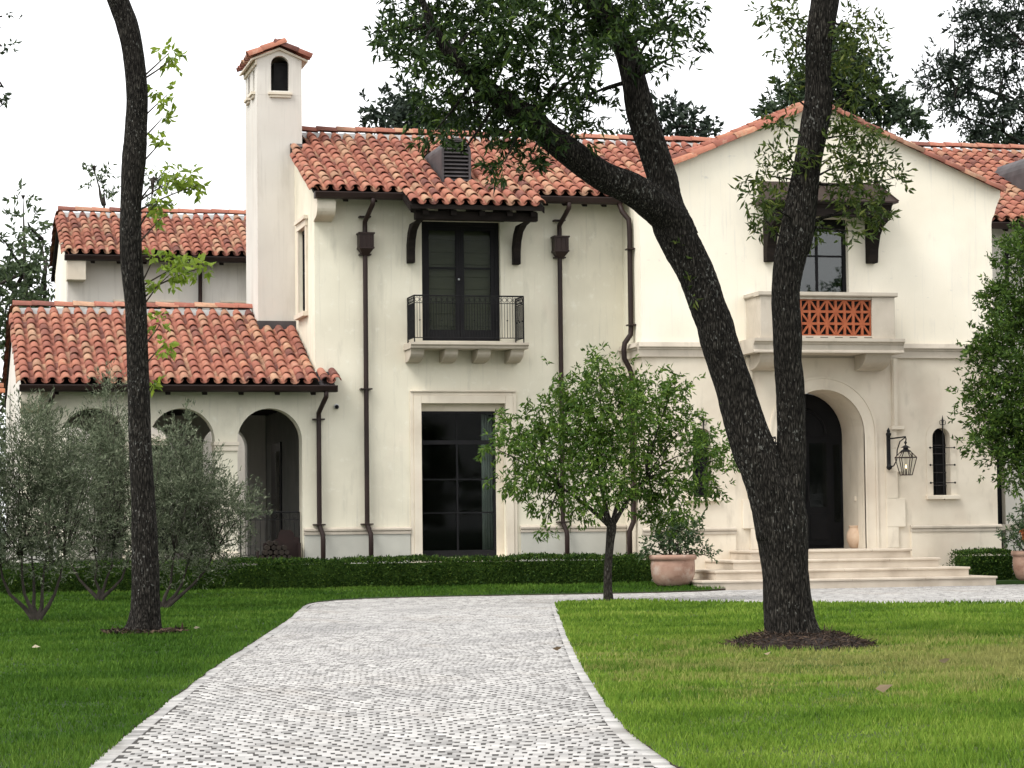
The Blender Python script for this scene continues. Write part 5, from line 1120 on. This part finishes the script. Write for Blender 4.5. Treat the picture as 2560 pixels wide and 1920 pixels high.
link('soil_crumbs', fast_mesh('soil_crumbs', leaf_quads(Pm, RNG.normal(size=(n, 3)) * np.array([1, 1, .2]), RNG.uniform(.05, .12, n), RNG.uniform(.02, .05, n)), 4), dr_, 'mulch', kind='stuff')

# small tree by the drive
t = tree('ornamental_tree', (11.6, 40.44, 0), 'small round-crowned tree with light green leaves at the lawn tip by the drive')
SMALL = [(11.3, 39.9, 3.88, .35), (11.11, 40.7, 3.62, .47), (11.71, 40.2, 3.67, .47), (10.86, 41.0, 3.24, .51), (11.27, 40.4, 3.13, .59), (11.78, 39.9, 3.18, .58), (12.51, 40.7, 3.54, .48), (12.77, 40.2, 3.67, .31), (10.45, 41.0, 2.92, .47), (9.98, 40.4, 2.74, .39), (9.46, 39.9, 2.61, .19), (11.02, 40.7, 2.59, .63), (11.61, 40.2, 2.57, .66), (12.59, 41.0, 2.84, .6), (12.99, 40.4, 2.97, .47), (13.15, 39.9, 2.56, .43), (13.75, 40.7, 2.42, .28), (10.24, 40.2, 2.27, .46), (10.12, 41.0, 2.05, .35), (10.85, 40.4, 1.96, .51), (11.36, 39.9, 1.95, .54), (12.33, 40.7, 2.03, .59), (12.75, 40.2, 2.02, .47), (13.59, 41.0, 1.95, .32), (10.44, 40.4, 1.65, .23), (10.39, 39.9, 1.26, .15), (12.65, 40.7, 1.55, .4), (11.11, 40.2, 1.56, .19), (9.96, 41.0, 3.08, .2), (11.45, 40.4, 4.19, .17), (12.81, 39.9, 1.55, .19)]
stem = [(11.60, 40.44, -.05, .095), (11.595, 40.44, .08, .075), (11.60, 40.44, .5, .068), (11.64, 40.44, .95, .07), (11.67, 40.44, 1.25, .085), (11.68, 40.44, 1.42, .05)]
mb = trunk_mesh('trunk', [stem], 20, 5, .04)
br = [(11.2, 40.3, 2.0), (11.9, 40.5, 2.0), (12.3, 40.4, 2.1), (11.5, 40.6, 2.3), (10.8, 40.5, 1.95)]
twigs(mb, [(11.67, 40.44, 1.25)] * 5, br, .045, .02, .12, 7)
bb = np.array(br)
for b in SMALL:
    s0 = bb[np.argmin(np.linalg.norm(bb - np.array(b[:3]), axis=1))]; twigs(mb, [s0], [b[:3]], .018, .005, .08, 5)
part(mb, 'trunk', 'pale_bark', t, smooth=True)
foliage('crown', SMALL, 'leaf_small', t, 92, 9, .112, .036, .20, .55, shell=.25, cover=.9)
# olives
def olive(loc, blobs, stems, label, pm=44):
    t = tree('olive_shrub', loc, label, 'olive', 'young olive trees on the left lawn')
    x, y, z = loc; mb = MB(); tips = []
    for (dx, dy) in stems:
        tips.append((x + dx, y + dy, .95)); j_ = lambda s_: random.uniform(-s_, s_)
        mb.tube([(x + dx * .05, y + dy * .05, -.03), (x + dx * .12 + j_(.02), y, .10), (x + dx * .38 + j_(.03), y + dy * .4, .24), (x + dx * .62 + j_(.05), y + dy * .6, .42), (x + dx * .85 + j_(.04), y + dy, .66), (x + dx, y + dy, .95)], [.055, .042, .030, .023, .018, .013], 7)
    ta = np.array(tips)
    for b in blobs:
        for q in range(3):
            s0 = ta[np.argmin(np.linalg.norm(ta - np.array(b[:3]), axis=1) + RNG.random(len(ta)) * .5)]; twigs(mb, [s0], [np.array(b[:3]) + RNG.normal(size=3) * b[3] * .6], .014, .003, .06, 4)
    part(mb, 'trunk', 'twig_grey', t, smooth=True)
    foliage('crown', blobs, 'leaf_olive', t, pm * 4.6, 13, .078, .017, .36, -.55, shell=.1, spread=.55)
OA = [(1.58, 35.2, 2.38, .39), (1.86, 35.7, 2.73, .33), (1.47, 35.5, 1.87, .39), (1.9, 35.2, 2.12, .45), (1.73, 35.7, 1.61, .39), (2.17, 35.5, 1.87, .36), (1.96, 35.2, 1.41, .32), (1.47, 35.7, 1.36, .26), (2.11, 35.5, 2.59, .26), (1.71, 35.2, 2.9, .16), (2.25, 35.7, 1.41, .26), (1.0, 35.4, 2.1, .4), (.9, 35.4, 1.6, .4), (1.6, 35.4, 1.1, .35), (2.0, 35.5, 1.05, .3), (2.45, 35.6, 1.9, .28), (2.4, 35.4, 2.3, .25), (1.2, 35.5, 1.15, .3), (1.45, 35.4, .85, .22), (2.15, 35.4, .8, .22), (1.0, 35.4, .9, .2)]
OB = [(3.56, 44.8, 3.66, .21), (3.69, 45.5, 3.19, .38), (3.34, 45.2, 2.85, .46), (3.8, 44.8, 2.66, .5), (3.19, 45.5, 2.35, .5), (3.75, 45.2, 2.09, .58), (3.23, 44.8, 1.76, .5), (3.94, 45.5, 1.59, .5), (3.58, 45.2, 1.34, .42), (3.64, 44.8, 3.91, .15), (3.03, 45.5, 2.69, .33), (3.01, 45.2, 1.35, .33), (2.6, 45.2, 1.9, .45), (2.7, 45.3, 2.4, .4), (3.3, 45.2, 1.0, .4), (3.9, 45.2, 1.05, .35), (4.2, 45.2, 2.2, .35), (3.0, 45.1, .8, .25), (4.0, 45.1, .75, .25), (3.5, 45.1, .7, .2)]
OC = [(4.32, 39.7, 2.66, .26), (4.24, 40.3, 2.3, .37), (4.65, 40.0, 2.29, .3), (4.39, 39.7, 1.92, .44), (4.91, 40.3, 1.85, .38), (4.05, 40.0, 1.78, .37), (5.13, 39.7, 1.69, .33), (4.76, 40.3, 1.47, .38), (4.28, 40.0, 1.4, .41), (5.35, 39.7, 1.54, .22), (5.13, 40.3, 1.32, .26), (3.98, 40.0, 2.15, .3), (4.4, 39.7, 2.95, .16), (4.2, 40, 1.0, .35), (4.7, 40, 1.05, .35), (5.1, 40, 1.1, .25), (3.8, 40, 1.4, .3), (4.7, 39.9, 1.9, .3), (4.0, 39.9, .75, .22), (4.55, 39.9, .72, .22), (5.0, 39.9, .8, .2)]
olive((1.84, 35.58, 0), OA, [(-.5, .1), (-.2, -.1), (.15, .1), (.4, 0), (-.05, .2)], 'grey-green olive shrub nearest the left picture edge, branching low')
olive((3.46, 45.17, 0), OB, [(-.55, .1), (-.1, -.1), (.25, .1), (.6, 0)], 'tall grey-green olive shrub behind the straight trunk, set back near the hedge', 36)
olive((4.05, 40.04, 0), OC, [(-.2, .1), (.2, -.1), (.5, .1), (.85, 0)], 'grey-green olive shrub just right of the straight trunk')
# tree at the right edge
t = tree('evergreen_tree', (22.2, 44.2, 0), 'dense leafy evergreen tree cut off by the right picture edge')
RT = [(20.71, 43.7, 6.3, .35), (21.15, 44.3, 6.73, .31), (20.64, 44.0, 5.61, .44), (20.29, 43.7, 4.87, .48), (21.06, 44.3, 5.1, .54), (20.13, 44.0, 4.53, .35), (20.47, 43.7, 4.16, .57), (20.16, 44.3, 3.75, .36), (20.49, 44.0, 3.47, .58), (20.73, 43.7, 3.27, .62), (20.24, 44.3, 3.12, .31), (20.57, 44.0, 2.66, .49), (19.77, 43.7, 2.75, .22), (21.04, 44.3, 2.4, .4), (20.45, 44.0, 5.61, .27), (20.61, 43.7, 2.04, .22), (21.53, 44.3, 4.2, 1.0), (21.51, 44.0, 5.53, .95), (21.3, 43.7, 2.83, .85), (21.59, 44.3, 6.56, .63), (22.6, 44.5, 5.2, 1.1), (22.6, 44.5, 3.4, 1.0), (22.4, 44.3, 6.8, .8)]
mb = trunk_mesh('trunk', [[(22.25, 44.2, -.1, .16), (22.2, 44.2, .3, .12), (22.15, 44.2, 1.5, .11), (22.0, 44.2, 3.2, .09), (21.9, 44.2, 5, .06), (21.8, 44.2, 6.6, .02)]], 16, 4)
twigs(mb, [(22.0, 44.2, max(1.3, b[2] - .6)) for b in RT], [b[:3] for b in RT], .025, .006, .1, 5)
part(mb, 'trunk', 'oak_bark', t, smooth=True)
foliage('crown', RT, 'leaf_right', t, 110, 9, .115, .042, .18, 0, shell=.3)

# clipped hedges
def hedge(x0, x1, y0, y1, h, label, seedz=.0, dens=620):
    t = empty('boxwood_hedge', ((x0 + x1) / 2, (y0 + y1) / 2, 0), label, 'hedge', 'clipped boxwood hedges')
    mb = MB(); mb.box(x0 + .08, x1 - .08, y0 + .09, y1 - .06, .0, h - .06); part(mb, 'hedge_core', 'leaf_hedge', t)
    fr = int((x1 - x0) * h * dens); tp = int((x1 - x0) * (y1 - y0) * dens * .8); ends = int((y1 - y0) * h * dens)
    lump = lambda x: .035 * np.sin(x * 2.1) + .025 * np.sin(x * 5.3 + 1)
    xs = RNG.uniform(x0, x1, fr); P1 = np.stack([xs, y0 + lump(xs) + RNG.normal(size=fr) * .035, RNG.uniform(.03, h, fr)], 1); D1 = np.array([0, -1, .5]) + RNG.normal(size=(fr, 3)) * .8
    xs = RNG.uniform(x0, x1, tp); P2 = np.stack([xs, RNG.uniform(y0, y1, tp), h + .5 * lump(xs + 9) + RNG.normal(size=tp) * .025], 1); D2 = np.array([0, -.2, 1]) + RNG.normal(size=(tp, 3)) * .7
    P3 = np.stack([np.where(RNG.random(ends) < .5, x0, x1) + RNG.normal(size=ends) * .04, RNG.uniform(y0, y1, ends), RNG.uniform(.03, h, ends)], 1); D3 = RNG.normal(size=(ends, 3))
    P = np.concatenate([P1, P2, P3]); D = np.concatenate([D1, D2, D3]); n = len(P)
    link('hedge_leaves', fast_mesh('hedge_leaves', leaf_quads(P, D, RNG.uniform(.035, .075, n), RNG.uniform(.018, .034, n)), 4), t, 'leaf_hedge')
hedge(1.6, 14.95, 48.55, 49.35, .63, 'long low clipped boxwood hedge along the foot of the loggia and main wall', dens=2300)
hedge(21.25, 22.35, 47.3, 48.2, .62, 'short clipped boxwood hedge right of the entry steps', dens=2300)

# ------------------------------------------------------------------ trees beyond the house
def far_tree(name, blobs, m, label, trunks, per=5, ll=.30, lw=.14, leaves=10, bark='oak_bark', tw=.4, br=True):
    x = float(np.mean([b[0] for b in blobs])); y = float(np.mean([b[1] for b in blobs]))
    t = tree(name, (x, y, 0), label, 'tree', 'trees beyond the house')
    mb = MB()
    for p in trunks: mb.tube([q[:3] for q in p], [q[3] for q in p], 8)
    tr = np.array([q[:3] for p in trunks for q in p])
    if br:
        for b in blobs:
            c = tr[np.argmin(np.linalg.norm((tr - np.array(b[:3])) * np.array([1, 1, .6]), axis=1))]; twigs(mb, [c], [b[:3]], .07, .02, -.03, 5)
    part(mb, 'trunk', bark, t, smooth=True)
    foliage('crown', blobs, m, t, per * 2.4, leaves, ll, lw, tw, 0, shell=.1, spread=1.0)
BG_L = [(3.45, 74.0, 9.27, .68), (3.13, 76.0, 8.92, .69), (4.04, 75.0, 8.97, .48), (3.45, 74.0, 8.04, .81), (3.0, 76.0, 7.79, .69), (4.04, 75.0, 8.14, .55), (3.59, 74.0, 10.37, .41), (3.96, 76.0, 10.05, .42), (3.5, 75.0, 11.18, .21), (2.92, 74.0, 9.81, .34), (4.24, 76.0, 9.49, .35), (3.09, 75.0, 6.88, .69), (2.2, 75, 8.4, .9), (3.2, 75, 5.6, 1.0), (2.4, 75, 4.2, 1.2), (3.4, 74, 3.0, 1.2)]
far_tree('slender_tree', BG_L, 'leaf_farleft', 'pale loose-leaved tree with thin trunks at the far left behind the house', [[(3.7, 75, 0, .16), (3.7, 75, 6, .13), (3.55, 75, 9, .06), (3.5, 75, 11.3, .008)], [(4.0, 75, 0, .14), (4.1, 75, 6.5, .11), (4.15, 75, 9.0, .04), (4.05, 75, 10, .008)]], 7, .24, .10, 9, 'twig_grey')
far_tree('sapling', [(5.25, 70.0, 11.29, .23), (5.37, 70.0, 10.96, .23), (5.5, 70.0, 10.7, .23), (5.18, 70.0, 11.48, .15)], 'leaf_farleft', 'thin sparse treetop above the rear wing roof, left of the straight trunk', [[(5.6, 70, 0, .08), (5.6, 70, 9, .05), (5.5, 70, 10.4, .03), (5.2, 70, 11.5, .012)]], 12, .18, .08, 7, 'twig_grey')
far_tree('sapling', [(6.86, 70.0, 10.73, .39), (6.99, 70.0, 11.13, .32), (6.8, 70, 10.1, .3)], 'leaf_farleft', 'thin sparse treetop above the rear wing roof, right of the straight trunk', [[(6.8, 70, 0, .08), (6.8, 70, 9, .05), (6.85, 70, 11.2, .012)]], 9, .18, .08, 7, 'twig_grey')
far_tree('pine_tree', [(15.27, 79.0, 14.69, .6), (16.29, 81.0, 15.36, .62), (15.92, 80.0, 14.41, .61), (16.35, 79.0, 14.72, .68), (17.39, 81.0, 14.76, .62), (14.99, 80.0, 14.3, .3), (17.9, 79.0, 14.45, .91), (16.8, 80, 13.4, 1.2)], 'leaf_pine', 'dark treetop above the main ridge, half hidden by oak leaves', [[(16.5, 80, 0, .3), (16.5, 80, 12, .2), (16.5, 80, 15, .05)]], 9, .26, .12)
far_tree('pine_tree', [(25.08, 79.0, 15.05, .54), (26.38, 81.0, 15.01, .63), (25.22, 80.0, 14.58, .47), (26.21, 79.0, 14.45, .39), (24.21, 81.0, 14.55, .47), (24.56, 80.0, 14.48, .39), (25.5, 80, 13.4, 1.2)], 'leaf_pine', 'dark treetop above the main ridge between the oak limb and the entry gable', [[(25.5, 80, 0, .3), (25.5, 80, 12, .2), (25.6, 80, 14.8, .05)]], 9, .26, .12)
far_tree('pine_tree', [(30.88, 84.0, 16.54, .66), (32.53, 86.0, 17.37, 1.02), (33.8, 85.0, 18.27, .93), (33.94, 84.0, 17.74, .75), (34.36, 86.0, 17.08, 1.2), (35.04, 85.0, 16.58, 1.02), (35.53, 84.0, 16.09, .76), (36.93, 86.0, 16.11, .43), (32.88, 85.0, 17.72, 1.01), (30.34, 84.0, 16.19, .41), (33.66, 86.0, 19.14, .68), (33.5, 85, 15.3, 1.6)], 'leaf_far', 'dense dark green treetop rising behind the entry gable peak', [[(33.5, 85, 0, .35), (33.5, 85, 14, .22), (33.7, 85, 18.8, .05)]], 9, .26, .12)
far_tree('pine_tree', [(33.57, 73.5, 17.63, .74), (35.71, 76.0, 18.07, .84), (33.58, 75.0, 17.17, .18), (34.03, 73.5, 16.74, .67), (36.19, 76.0, 17.15, .61), (33.22, 75.0, 16.08, .6), (33.2, 73.5, 15.81, .67), (33.32, 76.0, 15.65, .46), (34.19, 75.0, 15.35, .6), (32.85, 73.5, 14.44, .44), (35.83, 76.0, 16.2, .69), (35.84, 75.0, 15.09, .53), (34.46, 73.5, 14.49, .59), (35.12, 76.0, 14.3, .54), (35.65, 75.0, 14.0, .61), (33.49, 73.5, 14.16, .37), (36.56, 76.0, 18.26, .62), (33.69, 75.0, 15.18, .38), (37.5, 75, 16, 1.0), (37.5, 75, 18, 1.0), (38.6, 75, 19.8, 1.2), (39.6, 75, 18, 1.1), (40.3, 75, 16.3, 1.0)], 'leaf_pine', 'open-branched pine with tufted dark needles in the upper right corner', [[(39.5, 75, 0, .35), (39.3, 75, 12, .24), (38.8, 75, 16.5, .15), (38.5, 75, 20, .06)], [(39.2, 75, 12.3, .10), (37.2, 75, 14.0, .08), (35.2, 75, 15.3, .06), (33.4, 75, 15.9, .03)], [(38.9, 75, 15.5, .09), (36.8, 75, 16.8, .06), (34.4, 74.5, 17.3, .03)], [(39.2, 75, 12.0, .08), (37, 74.5, 12.9, .06), (34.8, 74, 13.9, .04), (32.9, 73.8, 14.5, .02)]], 10, .24, .075, 11)
far_tree('round_tree', [(38.89, 85.0, 15.39, .48), (39.64, 85.0, 15.5, .51), (40.39, 85.0, 15.34, .48), (39.6, 85, 14.4, 1.2)], 'leaf_far', 'round dark treetop just above the ridge of the set-back right wing', [[(39.6, 85, 0, .3), (39.6, 85, 15, .08)]], 10, .24, .11)
far_tree('slender_tree', [(2.31, 60.0, 13.61, .15), (2.3, 60.0, 12.88, .11), (2.34, 60.0, 11.88, .13), (2.31, 60.0, 11.48, .15), (1.5, 60, 12.6, .7), (1.2, 60, 11.4, .7)], 'leaf_far', 'few leafy twigs reaching in at the upper left picture edge', [[(.8, 60, 0, .2), (.8, 60, 8, .14), (1.0, 60, 13.5, .04)]], 12, .17, .07, 7)

# litter on the lawns
LITTER = [(7.05, 17.4, .15, 'large pale curled leaf on the right lawn below the forked oak'), (8.95, 20.6, .11, 'dark dry leaf on the straw patch right of the forked oak'), (7.95, 22.4, .08, 'small pale leaf just below the mulch ring'),
          (6.35, 24.2, .10, 'brown dry leaf on the right lawn close to the driveway edge'), (3.55, 31.2, .08, 'small pale leaf on the grass right of the straight trunk'), (1.35, 27.0, .09, 'pale dry leaf on the left lawn below the left olive'), (9.0, 17.2, .07, 'tiny dry leaf on the right lawn near the lower right corner')]
for k, (x, y, s_, lb) in enumerate(LITTER):
    lo = empty('fallen_leaf', (x, y, .06), lb, 'leaf', 'dry leaves on the lawns')
    V = leaf_quads(np.array([[x, y, .075]]), np.array([[1, .2 * (-1) ** k, .12]]), np.array([s_]), np.array([s_ * .45]), .3)
    link('leaf_blade', fast_mesh('leaf_blade', V, 4), lo, 'dry_leaf')
